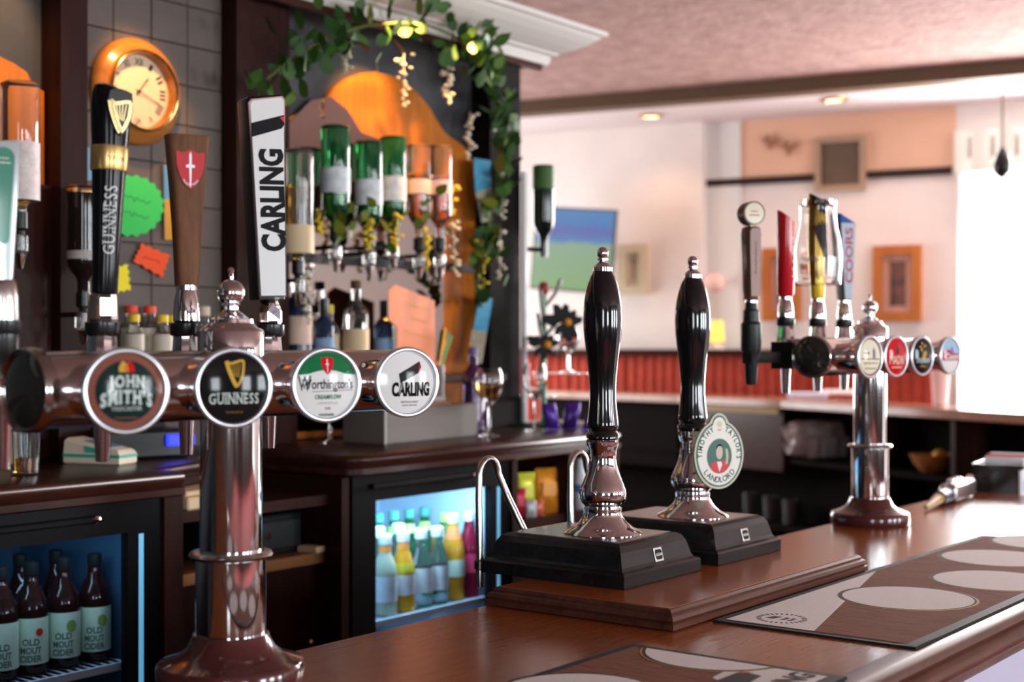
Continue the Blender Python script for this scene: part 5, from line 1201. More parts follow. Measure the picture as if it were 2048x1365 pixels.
# things on and under the far counter
def on_counter(px, py): return atZ(px, py, ZF)
q = on_counter(1612, 795); t = thing('paper_stack', 'pale blue papers lying on the far counter', 'papers', (q.x + .05, q.y + .02, ZF + .0004), R(-60))
MB().rbox(-.10, .10, -.07, .07, 0, .022, .003, 1).build('sheets', mat('blue_white_paper', (.62, .66, .80), .7), t)
q = on_counter(1674, 790); t = thing('folded_menu', 'pinkish white folded menu on the far counter', 'menu', (q.x + .06, q.y + .02, ZF + .0004), R(-50))
MB().rbox(-.10, .10, -.06, .06, 0, .018, .002, 1).build('cover', mat('pink_white_card', (.85, .68, .62), .6), t); MB().rbox(-.095, .095, -.055, .055, .0182, .026, .002, 1).build('inner_leaf', PILASTER, t)
q = on_counter(1880, 812); t = thing('paper_cup', 'tall pale pink cup standing on the far counter', 'cup', (q.x, q.y, ZF + .0004))
MB().lathe([(.028, 0), (.032, .002), (.042, .155), (.0435, .158), (.0405, .157), (.031, .01)], 28, cap=False).build('wall', mat('pink_cup', (.90, .62, .60), .5), t, smooth=50)
MB().lathe([(.030, .001), (.030, .006)], 24).build('bottom', mat('pink_cup'), t)
# bag of clear cups, bowl on the shelves
q = atP(1632, 885, (P2.x, P2.y, 0), (-.89, .45, 0)) if 0 else None
def shelf_at(px, off, z):
    d_ = (P3 - P2).normalized(); nn = Vector((-d_.y, d_.x)); nn = nn if nn.x > 0 else -nn
    q = atP(px, 700, (P2.x + nn.x * off, P2.y + nn.y * off, 0), (nn.x, nn.y, 0)); return (q.x, q.y, z)
random.seed(3)
t = thing('bag_of_cups', 'crumpled clear bag of plastic cups on the far shelf', 'bag', shelf_at(1640, .15, .971), R(-30))
bm = bmesh.new(); bmesh.ops.create_icosphere(bm, subdivisions=3, radius=1)
for v in bm.verts:
    k = 1 + .10 * math.sin(9 * v.co.x + 4 * v.co.y) * math.sin(7 * v.co.z + 3 * v.co.x) + random.uniform(-.05, .05)
    p = [max(-.75, min(.75, c)) / .75 for c in v.co]; v.co = Vector((p[0] * .19 * k, p[1] * .07 * k, p[2] * .085 * k + .106))
bm.verts.index_update(); mb = MB(); mb.add([v.co[:] for v in bm.verts], [[v.index for v in f.verts] for f in bm.faces]); bm.free()
mb.build('bag', mat('cloudy_plastic', (.40, .33, .31), .3, trans=.25, noise=.2, nscale=25), t)
for k in range(4):
    MB().lathe([(.030, 0), (.038, .10), (.036, .10), (.029, .004)], 16, cap=False).build('cup', mat('clear_plastic', (.5, .46, .45), .2, trans=.4), t, (-.09 + .06 * k, -.06, .02), (R(8), 0, 0), smooth=40)
t = thing('wooden_bowl', 'orange wooden bowl with a lemon on the far shelf', 'bowl', shelf_at(1866, .13, .971))
MB().lathe([(.045, 0), (.05, .004), (.085, .04), (.105, .085), (.100, .085), (.08, .044), (.045, .012)], 28).build('bowl', wood('bowl_wood', (.42, .17, .05), (.28, .10, .03), .5, 0, 'x', 4, 10), t, smooth=50)
MB().ball((.03, -.02, .075), .035, 16, 10, (1, 1, .9)).build('lemon', mat('lemon_skin', (.7, .36, .03), .5), t, smooth=60)
for k, px in enumerate((1500, 1540, 1580)):
    t = thing('dark_tumbler', 'dim tumbler on the lowest far shelf, %s of three' % ['first', 'second', 'third'][k], 'glass', shelf_at(px, .12, .621), 0, 'dim tumblers on the far shelf')
    MB().lathe([(.03, 0), (.034, .003), (.040, .13), (.038, .13), (.031, .008)], 20).build('glass', gl('smoke', (.3, .33, .34), .1, .7), t, smooth=40)
# ================================================================== ON THE FRONT BAR
# runners (bar mats)
MATBLK = mat('black_rubber', (.012, .012, .012), .7)
MATW = mat('runner_white', (.88, .84, .82), .9, noise=.05, nscale=200, bump=.15, bscale=900)
MATWOOD = wood('runner_wood_print', (.36, .165, .115), (.18, .078, .056), .9, 0, 'y', 6, 26, .1, .05)
MATGOLD = mat('runner_gold_print', (.55, .34, .09), .8); MATDK = mat('runner_dark_print', (.035, .02, .018), .85)
def runner(label, X0, X1, Y0, Y1, marks):
    t = thing('bar_runner', label, 'bar mat', ((X0 + X1) / 2, (Y0 + Y1) / 2, 1.1003)); cx, cy_ = (X0 + X1) / 2, (Y0 + Y1) / 2
    # rubber backing with slightly curling edges
    n = 60; v = []; f = []; hx, hy = (X1 - X0) / 2, (Y1 - Y0) / 2
    def wave(x): return .0016 + .0026 * max(0, math.sin(x * 31 + 1.0)) * max(0, math.sin(x * 7.0 + .6))
    for k in range(n + 1):
        x = -hx + 2 * hx * k / n; e = wave(x)
        for y, z in ((-hy, 0.0), (-hy, .0022 + e), (-hy + .012, .0030 + e * .5), (-hy + .035, .0032), (hy - .03, .0032), (hy - .010, .0030 + e * .4), (hy, .0022 + e * .6), (hy, 0)): v.append((x, y, z))
    for k in range(n):
        for j in range(8): f.append((k * 8 + j, k * 8 + (j + 1) % 8, (k + 1) * 8 + (j + 1) % 8, (k + 1) * 8 + j))
    f.append(tuple(range(7, -1, -1))); f.append(tuple(n * 8 + j for j in range(8)))
    MB().add(v, f).build('rubber_backing', MATBLK, t, smooth=40)
    m = .016
    MB().box(-hx + m, hx - m, -hy + m + .004, hy - m, .0031, .0040).build('printed_cloth', MATWOOD, t)
    marks(t, cx, cy_, hx, hy); return t
LZ = .0041
def disc(t, x, y, r_):
    MB().prism(circ(r_ * 1.075, 56, x, y), LZ, LZ + .0002).build('gold_ring', MATGOLD, t); MB().prism(circ(r_ * 1.05, 56, x + .001, y + .002), LZ + .0002, LZ + .0004).build('dark_ring', MATDK, t); MB().prism(circ(r_, 56, x, y), LZ + .0004, LZ + .0006).build('white_disc', MATW, t)
def marks_a(t, cx, cy_, hx, hy):
    a = -hx + .016
    q1 = pz(1628, 1263); q2 = pz(1740, 1155); k_ = (hy - .016 + cy_ - q1[1]) / (q2[1] - q1[1])
    MB().prism([(a, hy - .016), (a, q1[1] - cy_ + .01), (q1[0] - cx, q1[1] - cy_), (q1[0] + (q2[0] - q1[0]) * k_ - cx, hy - .016)], LZ - .0001, LZ + .0001).build('white_corner', MATW, t)
    # round seal
    c = (a + .06, hy - .085)
    mb = MB()
    for k in range(28):
        q = 2 * PI * k / 28; mb.prism([(c[0] + rr * math.cos(q + dq), c[1] + rr * math.sin(q + dq)) for rr, dq in ((.033, -.05), (.041, -.04), (.041, .06), (.033, .04))], LZ + .0001, LZ + .0003)
    s_ = mb.build('seal_wreath', MATDK, t); s_['kind'] = 'stuff'
    mb = MB(); mb.prism([(c[0] + x, c[1] + y) for x, y in ((-.012, .024), (.010, .018), (.012, .004), (-.010, .010))], LZ + .0001, LZ + .0003); mb.build('seal_chevron', MATDK, t)
    for dy_ in (-.006, -.018): MB().prism([(c[0] + x, c[1] + y + dy_) for x, y in ((-.011, -.003), (.011, -.004), (.010, .003), (-.002, .001), (-.010, .005))], LZ + .0001, LZ + .0003).build('seal_mark', MATDK, t)
    for wx, wy, r_ in SPOTS_A: disc(t, wx - cx, wy - cy_, r_)
def pz(px, py): q = atZ(px, py, 1.104); return (q.x, q.y)
SPOTS_A = [(*pz(1815, 1197), .112), (*pz(1990, 1162), .112), (*pz(1995, 1117), .112), (*pz(2090, 1086), .112)]
runner('bar runner with white discs lying in front of the hand pumps', 2.0, 3.28, .780, 1.120, marks_a)
def marks_b(t, cx, cy_, hx, hy):
    e = hx - .016; cl = lambda P: [(min(x, e - .001), y) for x, y in P]
    # white end panel with a disc cut by the edge, black stripe, red tip and lettering
    MB().prism([(e - .001, -hy + .021), (e - .001, -hy + .15), (e - .10, -hy + .14), (e - .20, -hy + .021)], LZ - .0001, LZ + .0001).build('white_end', MATW, t)
    dx, dy = 1.785 - cx, .99 - cy_
    for r_, m_, z_, nm_ in ((.113, MATGOLD, .0001, 'gold_ring'), (.110, MATDK, .0003, 'dark_ring'), (.105, MATW, .0005, 'white_disc')):
        MB().prism(cl(circ(r_, 56, dx, dy)), LZ + z_, LZ + z_ + .0002).build(nm_, m_, t)
    x0, y0 = pz(1482, 1354); S = mtx((x0 - cx, y0 - cy_, 0), (0, 0, 0))
    MB().prism([(.022, .012), (.016, -.022), (-.05, -.03), (-.06, .012)], LZ + .0008, LZ + .001, S).build('black_stripe', MATDK, t)
    MB().prism([(.026, -.006), (.020, .012), (.008, .010)], LZ + .001, LZ + .0012, S).build('red_tip', RED, t)
    mb = MB(); text_line(mb, 'CARLING', 0, 0, .034, .17, .04, M=mtx((e - .09, -hy + .034, LZ + .0004), (0, 0, 0))); mb.build('lettering', MATDK, t)
    for wx, wy, r_ in ((1.475, 1.02, .102), (1.235, .92, .102), (.99, 1.02, .102), (.74, .92, .102)): disc(t, wx - cx, wy - cy_, r_)
runner('bar runner with black and red mark nearest the camera', .50, 1.768, .785, 1.128, marks_b)
# drinks gun lying on the back edge, and the bar caddy
q = atZ(1880, 1000, 1.10)
t = thing('drinks_gun', 'silver and navy drinks gun lying behind the far beer font', 'drinks gun', (3.98, 1.44, 1.1003), R(6))
MB().tube([(-.30, .0, .010), (-.25, 0, .014), (-.19, 0, .020), (-.15, 0, .023)], [.006, .010, .014, .017], 14).build('gold_hose', mat('amber_hose', (.42, .24, .06), .35), t, smooth=40)
MB().tube([(-.16, 0, .0225), (-.07, 0, .0245)], [.0205, .023], 16).build('navy_sleeve', mat('navy_rubber', (.012, .014, .06), .4), t, smooth=40)
MB().rbox(-.072, .17, -.026, .026, .002, .052, .012, 3).build('steel_head', mat('dull_steel', (.42, .38, .35), .3, .9), t, smooth=40)
for k in range(3): MB().lathe([(.012, 0), (.012, .012), (.009, .015)], 14).build('button', CHROME, t, (-.03 + .04 * k, 0, .050), smooth=30)
MB().tube([(.15, 0, .030), (.19, 0, .045), (.20, 0, .05)], .012, 12).build('nozzle', CHROME, t, smooth=40)
q = atZ(2015, 984, 1.10)
t = thing('bar_caddy', 'black bar caddy holding red and white napkins at the right edge', 'caddy', (q.x + .06, q.y + .03, 1.1003), R(8))
m = MB(); m.box(-.10, .14, -.075, -.070, .0, .085).box(-.10, .14, .070, .075, 0, .085).box(-.10, -.095, -.07, .07, 0, .085).box(.135, .14, -.07, .07, 0, .085).box(-.095, .135, -.07, .07, 0, .005); m.build('box', mat('smoked_black', (.02, .021, .024), .2, 0, .4), t)
MB().box(-.101, .141, -.0765, .0765, .085, .089).build('rim', PILASTER, t) if 0 else None
for k, (c_, nm_) in enumerate((((.85, .85, .86), 'white'), ((.60, .02, .04), 'red'), ((.30, .48, .75), 'blue'), ((.85, .85, .86), 'white'))):
    MB().rbox(.0 + .03 * k, .022 + .03 * k, -.06, .06, .006, .10 + .006 * (k % 2), .003, 1).build('napkins', mat('napkin_' + nm_, c_, .8), t)
t = thing('card_holder', 'white and blue card standing at the right edge of the bar', 'card', (q.x - .02, q.y - .10, 1.1003), R(-20))
MB().rbox(-.09, .20, -.004, .004, 0, .075, .002, 1).build('card', mat('white_card', (.80, .82, .85), .5), t); MB().box(-.08, .19, -.0046, -.004, .012, .045).build('blue_band', mat('pale_blue_print', (.42, .58, .78), .5), t)

# ================================================================== ON THE BACK BAR
# card terminal
q = atZ(195, 925, ZT)
t = thing('card_terminal', 'cream and green card payment terminal on the left worktop', 'card terminal', (1.995, 2.725, ZT + .0004), R(-72)); t.scale = (.86, .86, .86)
CRM = mat('cream_casing', (.80, .68, .52), .45); GRN = mat('terminal_green', (.04, .42, .32), .45)
def wedge(z0a, z1a, z0b, z1b, x0, x1, w_):
    return [[(x0, -w_, z0a), (x1, -w_, z0b), (x1, w_, z0b), (x0, w_, z0a)], [(x0, -w_, z1a), (x1, -w_, z1b), (x1, w_, z1b), (x0, w_, z1a)]]
MB().loft([[(-.085, -.036, 0), (.085, -.036, 0), (.085, .036, 0), (-.085, .036, 0)], [(-.088, -.040, .004), (.088, -.040, .004), (.088, .040, .004), (-.088, .040, .004)], [(-.088, -.040, .018), (.088, -.040, .018), (.088, .040, .018), (-.088, .040, .018)]]).build('base', CRM, t)
MB().loft([[(-.089, -.041, .018), (.089, -.041, .018), (.089, .041, .018), (-.089, .041, .018)], [(-.089, -.041, .027), (.089, -.041, .027), (.089, .041, .027), (-.089, .041, .027)]]).build('green_band', GRN, t)
MB().loft([[(-.088, -.040, .027), (.088, -.040, .027), (.088, .040, .027), (-.088, .040, .027)], [(-.086, -.038, .062), (.084, -.038, .034), (.084, .038, .034), (-.086, .038, .062)], [(-.076, -.034, .082), (-.03, -.034, .080), (-.03, .034, .080), (-.076, .034, .082)][:0] or [(-.078, -.033, .070), (.078, -.033, .040), (.078, .033, .040), (-.078, .033, .070)]]).build('casing', CRM, t)
MB().loft([[(-.030, -.027, .0615), (.055, -.027, .0450), (.055, .027, .0450), (-.030, .027, .0615)], [(-.030, -.027, .0630), (.055, -.027, .0465), (.055, .027, .0465), (-.030, .027, .0630)]]).build('screen', mat('terminal_screen', (.22, .32, .46), .25), t)
MB().add([(-.02, -.0415, .032), (.035, -.0415, .030), (.035, -.0415, .040), (-.02, -.0415, .050)], [(0, 1, 2, 3)]).build('side_logo', GRN, t)
# pale card, tumbler of amber at far left
q = atZ(28, 935, ZT)
t = thing('price_card', 'buff price card standing at the far left of the worktop', 'card', (q.x, q.y + .05, ZT + .0004), R(-35))
MB().rbox(-.024, .024, -.002, .002, 0, .075, .001, 1).build('card', mat('buff_card', (.45, .34, .22), .6), t); MB().box(-.025, .025, -.02, .02, 0, .004).build('foot', BLACKPL, t)
q = atZ(52, 950, ZT)
t = thing('tumbler', 'small tumbler of amber drink beside the buff card', 'glass', (q.x, q.y, ZT + .0004))
MB().lathe([(.022, 0), (.026, .003), (.029, .09), (.0275, .09), (.0245, .008)], 24).build('glass', CLEARG, t, smooth=40)
MB().lathe([(.0215, .006), (.0235, .035)], 24).build('drink', AMB, t, smooth=40)
# till with a blue display
a = atZ(345, 925, ZT)
t = thing('till', 'black till with a small glowing blue display', 'till', (2.15, 2.83, ZT + .0004), R(-14))
MB().rbox(-.10, .12, -.10, .10, 0, .07, .008, 2).build('base', BLACKPL, t)
MB().rbox(-.08, .10, -.03, .02, .06, .14, .008, 2).build('monitor', BLACKPL, t, rot=(R(-12), 0, 0))
q = atY(378, 868, 2.74)
MB().box(.0, .0001, 0, .0001, 0, .0001) if 0 else None
td = thing('display', 'glowing blue customer display standing by the chrome column', 'display', (q.x, 2.75, ZT - .094)) if 0 else None
MB().rbox(.055, .125, -.115, -.100, .03, .058, .003, 1).build('display', mat('blue_display', (.02, .02, .3), .4, emit=(.02, .03, 1), es=2.2), t)
# papers and cash drawer in the till station
t = thing('receipt_stack', 'stack of white receipts in warm-lit colour on the till station shelf', 'papers', (2.10, 2.53, 1.1803), R(8))
MB().rbox(-.075, .13, -.06, .10, 0, .028, .004, 1).build('pile', mat('warm_lit_paper', (.80, .62, .38), .7), t); MB().rbox(-.06, .10, -.04, .09, .0285, .040, .003, 1).build('top_sheets', mat('warm_lit_paper'), t)  # white paper with the orange lamp light put into its colour
t = thing('cash_drawer', 'black cash drawer on the till station\'s lower shelf', 'cash drawer', (2.33, 2.66, 1.0365), 0)
MB().rbox(-.15, .12, -.13, .20, 0, .10, .006, 2).build('body', BLACKPL, t); MB().rbox(-.14, .11, -.136, -.129, .015, .085, .003, 1).build('drawer_front', mat('charcoal_plastic', (.02, .022, .025), .35), t)
MB().lathe([(.008, 0), (.008, .006)], 12).build('lock', CHROME, t, (0, -.136, .05), (PI / 2, 0, 0))
t = thing('paper_roll', 'small warm-lit paper bundle at the end of the till shelf', 'papers', (2.452, 2.50, 1.0365), R(10)); MB().rbox(-.02, .018, -.03, .03, 0, .016, .003, 1).build('bundle', mat('warm_lit_paper'), t)
# long grey box with a tray on it
c1 = atZ(770, 890, ZT); c2 = atZ(955, 872, ZT); an = math.atan2(c2.y - c1.y, c2.x - c1.x); L_ = (c2 - c1).length
t = thing('storage_box', 'long grey-brown box on the worktop below the pink sign', 'box', (c1.x, c1.y, ZT + .0004), an)
MB().rbox(0, L_, 0, .15, 0, .098, .002, 1).build('carton', mat('grey_brown_card', (.18, .155, .14), .7), t)
MB().box(-.002, .004, -.002, .004, 0, .1).build('corner_strip', mat('silver_tape', (.5, .5, .5), .4), t)
MB().rbox(-.01, L_ * .72, .01, .145, .0982, .108, .002, 1).build('lid', LITWOOD, t); MB().rbox(L_ * .30, L_ * .70, .02, .10, .1082, .122, .003, 1).build('clear_tray', mat('frosted_plastic', (.5, .52, .52), .4), t)
# stemmed glasses
def wineglass(label, loc, bowl, drink=None, fill=.5, H=.19, group='stemmed glasses on the back bar'):
    t = thing('wine_glass', label, 'glass', loc, 0, group)
    rb = bowl; st = H * .47
    p = [(.033, 0), (.034, .002), (.012, .006), (.0045, .012), (.004, st - .012), (.008, st - .002), (rb * .75, st + .022), (rb, st + .05), (rb * .97, H - .02), (rb * .80, H), (rb * .77, H), (rb * .94, H - .02), (rb * .965, st + .05), (rb * .72, st + .025), (.004, st + .003)]
    MB().lathe(p, 28).build('glass', GLASS, t, smooth=50)
    if drink: MB().lathe([(.004, st + .004), (rb * .71, st + .026), (rb * .955, st + .05), (rb * .95, st + .05 + (H - st - .06) * fill)], 28).build('drink', drink, t, smooth=50)
    return t
q = atZ(660, 887, ZT); wineglass('wine glass with a dark red drink behind the green-banded badge', (q.x, q.y, ZT + .0004), .036, gl('red_wine', (.25, .01, .02), .02, .6), H=.16)
q = atZ(960, 873, ZT); wineglass('wine glass with pale amber wine, right of the grey box', (q.x + .02, q.y - .02, ZT + .0004), .042, gl('white_wine', (.8, .45, .15), .02, .85), .3, H=.205)
q = atY(1016, 815, 2.84); wineglass('empty wine glass on the lower tier beside the purple packets', (3.60, 2.66, ZT + .0004), .038, None, H=.215)
# glass stand: green base and stem, clear tiers
q = atZ(1070, 850, ZT); SX, SY = 3.88, 2.83
t = thing('glass_stand', 'tall stand with green base and stem at the end of the back bar', 'stand', (SX, SY, ZT + .0004))
GRS = mat('green_enamel', (.03, .24, .11), .3)
MB().lathe([(.155, 0), (.158, .004), (.150, .010), (.02, .014), (.01, .02)], 40).build('base', mat('green_glass_base', (.02, .10, .05), .15, 0, .5), t, smooth=40)
MB().tube([(0, 0, .012), (0, 0, .455)], .010, 12).build('stem', GRS, t, smooth=40)
MB().ball((0, 0, .468), .020, 16, 10, (1, 1, 1.2)).build('red_knob', mat('dark_red_knob', (.30, .03, .03), .4), t, smooth=60)
MB().lathe([(.10, .175), (.10, .178)], 32).build('tier', THIN, t, (.06, -.03, 0)); MB().lathe([(.07, .10), (.07, .103)], 32).build('tier', THIN, t, (-.05, .0, 0))
MB().tube([(-.085, .02, .012), (-.085, .02, .86)], .011, 10).build('white_pole', mat('white_tube', (.72, .75, .78), .3), t, smooth=40)
for k, (dx, dz, l_) in enumerate(((.05, .30, .1), (-.04, .36, .08), (.04, .40, .07), (-.05, .28, .09))):
    MB().tube([(0, 0, dz), (dx, -.02, dz + .05), (dx * 1.5, -.03, dz + .10)], .006, 8).build('branch', BLACKPL, t, smooth=40)
MB().tube([(-.085, .02, .60), (0, .0, .60)], .008, 8).build('optic_arm', BLACKPL, t)
wineglass('small stemmed glass on the upper tier of the green stand', (SX + .085, SY - .045, ZT + .1795), .040, None, H=.15)
bottle('wine', 'inverted near-black wine bottle above the green stand', (SX + .0, SY, 2.165), gl('black_green', (.006, .012, .01), .08, .2), None, mat('dark_green_label', (.05, .13, .03), .5), None, up=False, lab_z=(.02, .26), sc=1.0)
# black artificial flower heads with glints, purple packets
BF = mat('black_petals', (.012, .013, .012), .5)
for k, (px, py, s_, lab) in enumerate(((1126, 645, .070, 'larger black artificial flower head beside the television'), (1085, 690, .055, 'smaller black artificial flower head by the green stem'))):
    q = atY(px, py, 2.76); t = thing('black_flower', lab, 'flower', tuple(q), 0, 'black artificial flowers')
    m = MB(); rr = random.Random(k)
    for j in range(9):
        a = 2 * PI * j / 9 + rr.uniform(-.2, .2); L = s_ * rr.uniform(.7, 1.1); u = Vector((math.cos(a) * .607, -math.cos(a) * .794, abs(math.sin(a)) * 1.0 if j < 6 else math.sin(a))).normalized(); v_ = u.cross(Vector((.794, .607, 0))).normalized()
        p = [Vector((0, 0, 0)), u * L * .5 + v_ * L * .28, u * L + v_ * .1 * L, u * L * .9 - v_ * .15 * L, u * L * .5 - v_ * .26 * L]
        MB().loft([[tuple(x + Vector((.794, .607, 0)) * z) for x in p] for z in (rr.uniform(-.02, 0), rr.uniform(.004, .006))]).build('petal', BF, t)
    MB().ball((0, -.02, 0), .014, 12, 8).build('amber_centre', mat('amber_bead', (.8, .35, .04), .2), t)
    MB().tube([(0, 0, 0), (-.01, .01, -.12), (SX - q.x, SY - q.y, ZT + .25 - q.z)], .004, 6).build('stalk', BF, t)
PUR = mat('purple_foil', (.075, .02, .26), .25, .3, noise=.4, nscale=30)
for k, (px, py, w_, lab) in enumerate(((1062, 838, .05, 'left'), (1085, 836, .055, 'middle'), (1112, 838, .06, 'right'))):
    q = atZ(px, py + 18, ZT); loops = []
    for j in range(7):
        z = .085 * j / 6; b_ = math.sin(PI * j / 6) ** .6 * .016 + .001
        loops.append([(w_ / 2 * math.cos(a) + z * .35 * (k - .6), b_ * math.sin(a), z) for a in [2 * PI * i / 14 for i in range(14)]])
    tt = thing('purple_packet', 'purple foil packet on the back bar, %s of three' % lab, 'snack packet', (q.x - .04, q.y - .12 - .02 * k, ZT + .0004), R(-30), 'purple packets')
    MB().loft(loops).build('foil', PUR, tt, smooth=60); MB().box(-w_ * .5, w_ * .5, -.002, .002, -.0, .004).build('seam', PUR, tt)
# purple gin bottle
q = atZ(922, 868, ZT)
bottle('spirit', 'violet bottle standing in shadow beside the end pillar', (3.46, 2.80, ZT + .0004), gl('violet', (.16, .05, .22), .05, .6), mat('violet_cap', (.22, .16, .32), .4), None, None, sc=.95)
# signs and cards
def card(label, pts, Y_, c, name='sign_card', cat='sign', th=.003, extra=None, tilt=0):
    P = [atY(x, y, Y_) for x, y in pts]; cx = sum(p.x for p in P) / len(P); cz = sum(p.z for p in P) / len(P)
    t = thing(name, label, cat, (cx, Y_, cz))
    MB().prism([(p.x - cx, p.z - cz) for p in P], 0, th, mtx((0, 0, 0), (PI / 2, 0, 0))).build('card', c, t)
    if extra:
        for nm_, pp, cc in extra:
            Q = [atY(x, y, Y_) for x, y in pp]
            if nm_ == 'handwriting':
                mb = MB(); stroke(mb, [(p.x - cx, p.z - cz) for p in Q], .0022, 0, lambda x, y, l=0: (x, -th - .0006, y)); mb.build(nm_, cc, t); continue
            MB().prism([(p.x - cx, p.z - cz) for p in Q], th, th + .0008, mtx((0, 0, 0), (PI / 2, 0, 0))).build(nm_, cc, t)
    return t
def scrib(x0, x1, y, n_=22, a=4):
    return [(x0 + (x1 - x0) * k / n_, y + a * math.sin(k * 2.3) * (.6 + .4 * math.sin(k * .9)) + (x1 - x0) * k / n_ * .30) for k in range(n_ + 1)]
YGR = mat('marker_ochre', (.72, .40, .08), .6)
card('coral pink paper sign with faint handwriting above the badges', [(776, 582), (790, 570), (868, 602), (868, 750), (793, 751), (793, 655), (776, 640)], 2.80, mat('coral_paper', (.90, .36, .22), .7), extra=[('handwriting', scrib(806, 860, 606), YGR), ('handwriting', scrib(822, 852, 636), YGR), ('handwriting', scrib(806, 858, 662), YGR), ('handwriting', scrib(800, 850, 690), YGR)])
star = []
for k in range(40):
    a = 2 * PI * k / 40; r_ = 1 if k % 2 else .92; star.append((262 + 66 * r_ * math.cos(a), 412 + 63 * r_ * math.sin(a)))
GSC = mat('green_marker', (.02, .22, .07), .6)
card('round green starburst notice on the tiles', star, 2.918, mat('fluorescent_green', (.05, .60, .12), .6), extra=[('handwriting', scrib(225, 300, 385, 16, 7), GSC), ('handwriting', scrib(220, 296, 415, 16, 7), GSC)])
def jag(pts, amp=3, seed=1):
    rr = random.Random(seed); out = []
    for a, b in zip(pts, pts[1:] + pts[:1]):
        n_ = 7
        for k in range(n_): t_ = k / n_; dx, dy = b[0] - a[0], b[1] - a[1]; l = math.hypot(dx, dy); s_ = amp * (1 if k % 2 else -1) * .6; out.append((a[0] + dx * t_ - dy / l * s_, a[1] + dy * t_ + dx / l * s_))
    return out
card('orange-red zigzag price star on the tiles', jag([(283, 488), (338, 512), (323, 555), (266, 522)], 3.5), 2.918, mat('fluorescent_orange', (.95, .10, .02), .6), extra=[('handwriting', scrib(284, 318, 514, 10, 4), mat('red_marker', (.5, .03, .01), .6))])
card('yellow zigzag price star partly behind the black handle', jag([(212, 536), (254, 530), (259, 580), (216, 588)], 3.5), 2.918, mat('fluorescent_yellow', (.92, .78, .02), .6))
SAND = mat('sand_print', (.42, .38, .27), .7, col2=(.25, .22, .16), nscale=60); SEA = mat('sea_blue_print', (.06, .30, .48), .7, noise=.2, nscale=50)
card('upper blue and sand seaside card on the end pillar', [(946, 316), (980, 322), (982, 440), (962, 446), (949, 380)], 2.862, SEA, extra=[('sand_strip', [(949, 385), (981, 375), (982, 440), (962, 446)], SAND)])
card('lower blue and sand seaside card tilted on the end pillar', [(958, 592), (984, 598), (962, 728), (933, 724)], 2.862, SEA, extra=[('sand_strip', [(942, 660), (972, 664), (962, 728), (933, 724)], SAND)])
card('blue and amber postcard half hidden by the walnut handle', [(326, 330), (348, 330), (348, 480), (328, 480)], 2.918, mat('postcard_blue', (.12, .32, .52), .6), extra=[('amber_strip', [(327, 400), (348, 395), (348, 480), (328, 480)], mat('postcard_amber', (.62, .32, .05), .6))])
card('pale blue postcard left of the black handle', [(171, 295), (187, 295), (187, 360), (171, 362)], 2.918, mat('postcard_pale', (.25, .42, .55), .6))
t = thing('drinking_straws', 'bundle of coloured straws beside the coral sign', 'straws', tuple(atY(878, 712, 2.78)), 0)
for k, (dx, c_) in enumerate(((0, (.9, .6, .03)), (.006, (.05, .4, .3)), (.011, (.1, .45, .12)), (-.005, (.85, .3, .05)))):
    MB().tube([(dx, 0, -.03), (dx * 2 + .03 + .004 * k, 0, .085 - .012 * k)], .0035, 8).build('straw', mat('straw_%d' % k, c_, .5), t, smooth=40)
MB().lathe([(.016, -.16), (.018, -.03)], 16).build('holder', mat('clear_plastic'), t)
# optic with a black bottle beside the black handle
q = atY(160, 372, 2.80)
bottle('spirit', 'inverted dark bottle with gold base, left of the black tap handle', (q.x + .01, q.y, q.z), gl('cola', (.02, .012, .01), .06, .3), None, mat('grey_white_label', (.45, .42, .40), .6), SG, up=False, lab_z=(.55, .62), optic=True, bands=((.0, .06, BRASS),), sc=1.0)

# ================================================================== GARLAND OF IVY AND WHITE FLOWERS
random.seed(11)
path_px = [(515, 195, 2.84), (530, 160, 2.80), (575, 125, 2.78), (620, 95, 2.76), (670, 68, 2.74), (730, 52, 2.72), (790, 46, 2.72), (850, 48, 2.71), (905, 70, 2.72), (950, 105, 2.76), (978, 150, 2.79), (992, 210, 2.82), (1000, 270, 2.83), (1005, 330, 2.83), (990, 400, 2.83), (975, 460, 2.83), (960, 520, 2.83), (952, 590, 2.83)]
gpts = [atY(*p) for p in path_px]
g0 = gpts[6]
gar = thing('ivy_garland', 'trailing ivy and white flower garland over the arch and down the pillar', 'garland', tuple(g0))
MB().tube([tuple(p - g0) for p in gpts], .004, 6).build('vine', mat('vine_brown', (.10, .12, .03), .7), gar)
leafm = []
for k, c in enumerate(((.030, .085, .018), (.050, .13, .022), (.09, .17, .025), (.16, .19, .02))):
    o = [(0, 0), (.010, .006), (.016, .018), (.012, .032), (.0, .048), (-.012, .032), (-.016, .018), (-.010, .006)]
    v = [(x, y, -.25 * abs(x) + .004 * math.sin(y * 60)) for x, y in o] + [(0, .02, .001)]
    f = [(i, (i + 1) % 8, 8) for i in range(8)]
    leafm.append(MB().add(v, f).mesh('leaf', mat('ivy_leaf_%d' % k, c, .5, noise=.25, nscale=60), 60))
def along(u):
    u = max(0, min(.9999, u)) * (len(gpts) - 1); i = int(u); return gpts[i].lerp(gpts[i + 1], u - i)
for k in range(235):
    u = random.random() ** .9; p = along(u)
    sp = .055 if u < .75 else .04
    p = p + Vector((random.gauss(0, sp * .6), random.gauss(-.015, .02), random.gauss(-.02, sp * .8)))
    p.y = min(p.y, 2.855 if p.x > 3.62 else 2.90); p.z = min(p.z, 2.60)
    o = place('leaf', leafm[min(3, int(abs(random.gauss(0, 1.25))) if p.z > 2.2 else int(abs(random.gauss(1, 1.4))))], gar, tuple(p - g0), (random.uniform(.6, 2.6), random.uniform(-.9, .9), random.uniform(0, 6.28)))
    o.scale = [random.uniform(.95, 1.5)] * 3
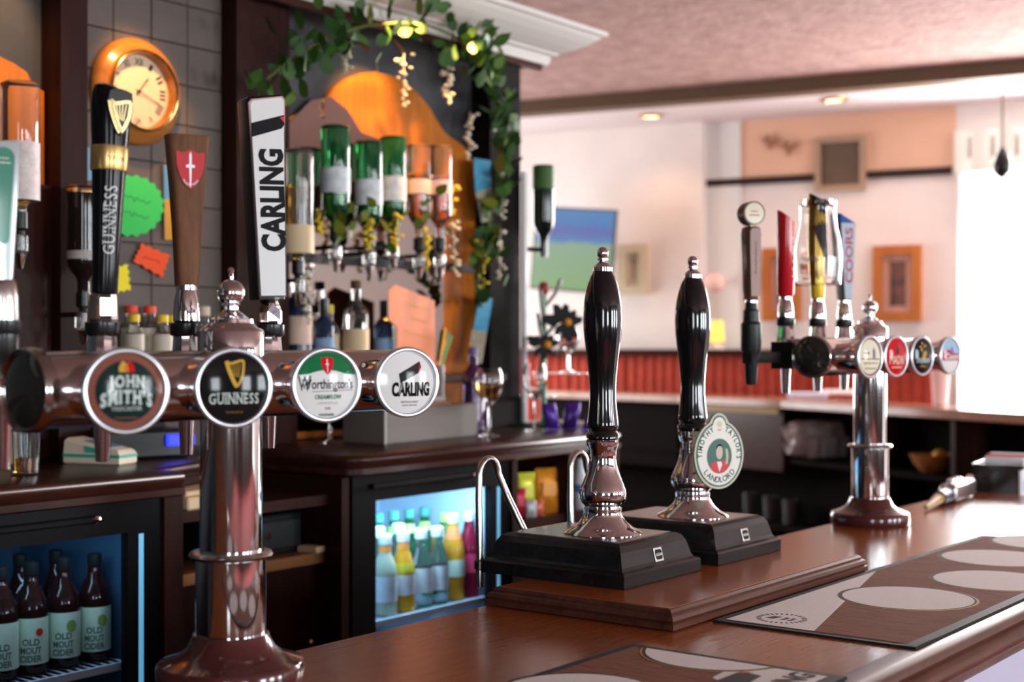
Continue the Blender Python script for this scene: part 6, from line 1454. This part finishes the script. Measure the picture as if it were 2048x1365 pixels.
# hanging racemes of small white flowers: every spray is a part
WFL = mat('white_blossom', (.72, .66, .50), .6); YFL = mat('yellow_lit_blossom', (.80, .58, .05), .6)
for k, (px, py0, py1, m_, Y_) in enumerate(((695, 80, 145, WFL, 2.80), (808, 105, 215, WFL, 2.76), (895, 130, 210, WFL, 2.78), (940, 225, 320, WFL, 2.82), (1008, 330, 440, WFL, 2.83), (1000, 455, 560, WFL, 2.83), (905, 440, 555, WFL, 2.78), (855, 455, 540, YFL, 2.78), (795, 430, 500, YFL, 2.78), (735, 430, 500, YFL, 2.77), (905, 372, 430, YFL, 2.80), (965, 480, 590, YFL, 2.82), (635, 420, 470, YFL, 2.80), (610, 540, 650, WFL, 2.82))):
    a, b = atY(px, py0, Y_), atY(px + random.uniform(-6, 6), py1, Y_); mb = MB(); n_ = 16
    for j in range(n_):
        p = a.lerp(b, (j + .5) / n_) - g0; w_ = .020 * (1 - .5 * j / n_)
        p += Vector((random.uniform(-w_, w_), random.uniform(-w_, w_), 0)); r_ = random.uniform(.005, .0095) * (1.1 - .3 * j / n_)
        mb.ball(tuple(p), r_, 7, 5, (1.2, 1.2, .8))
    mb.tube([tuple(a - g0), tuple(b - g0)], .0015, 5)
    s_ = mb.build('flower_spray', m_, gar, smooth=60); s_['kind'] = 'stuff'
for k in range(34):      # thick corner of the garland
    p = atY(random.gauss(955, 32), random.gauss(110, 42), random.uniform(2.70, 2.80)); p.z = min(p.z, 2.60)
    o = place('leaf', leafm[random.choice((0, 0, 1, 1, 2))], gar, tuple(p - g0), (random.uniform(.6, 2.6), random.uniform(-.9, .9), random.uniform(0, 6.28))); o.scale = [random.uniform(.9, 1.4)] * 3
for k in range(26):      # yellow-green foliage straying in front of the bottles
    p = atY(random.uniform(640, 905), random.gauss(455, 25), random.uniform(2.74, 2.78))
    o = place('leaf', leafm[random.choice((2, 3, 3))], gar, tuple(p - g0), (random.uniform(.6, 2.6), random.uniform(-.9, .9), random.uniform(0, 6.28))); o.scale = [random.uniform(.8, 1.2)] * 3
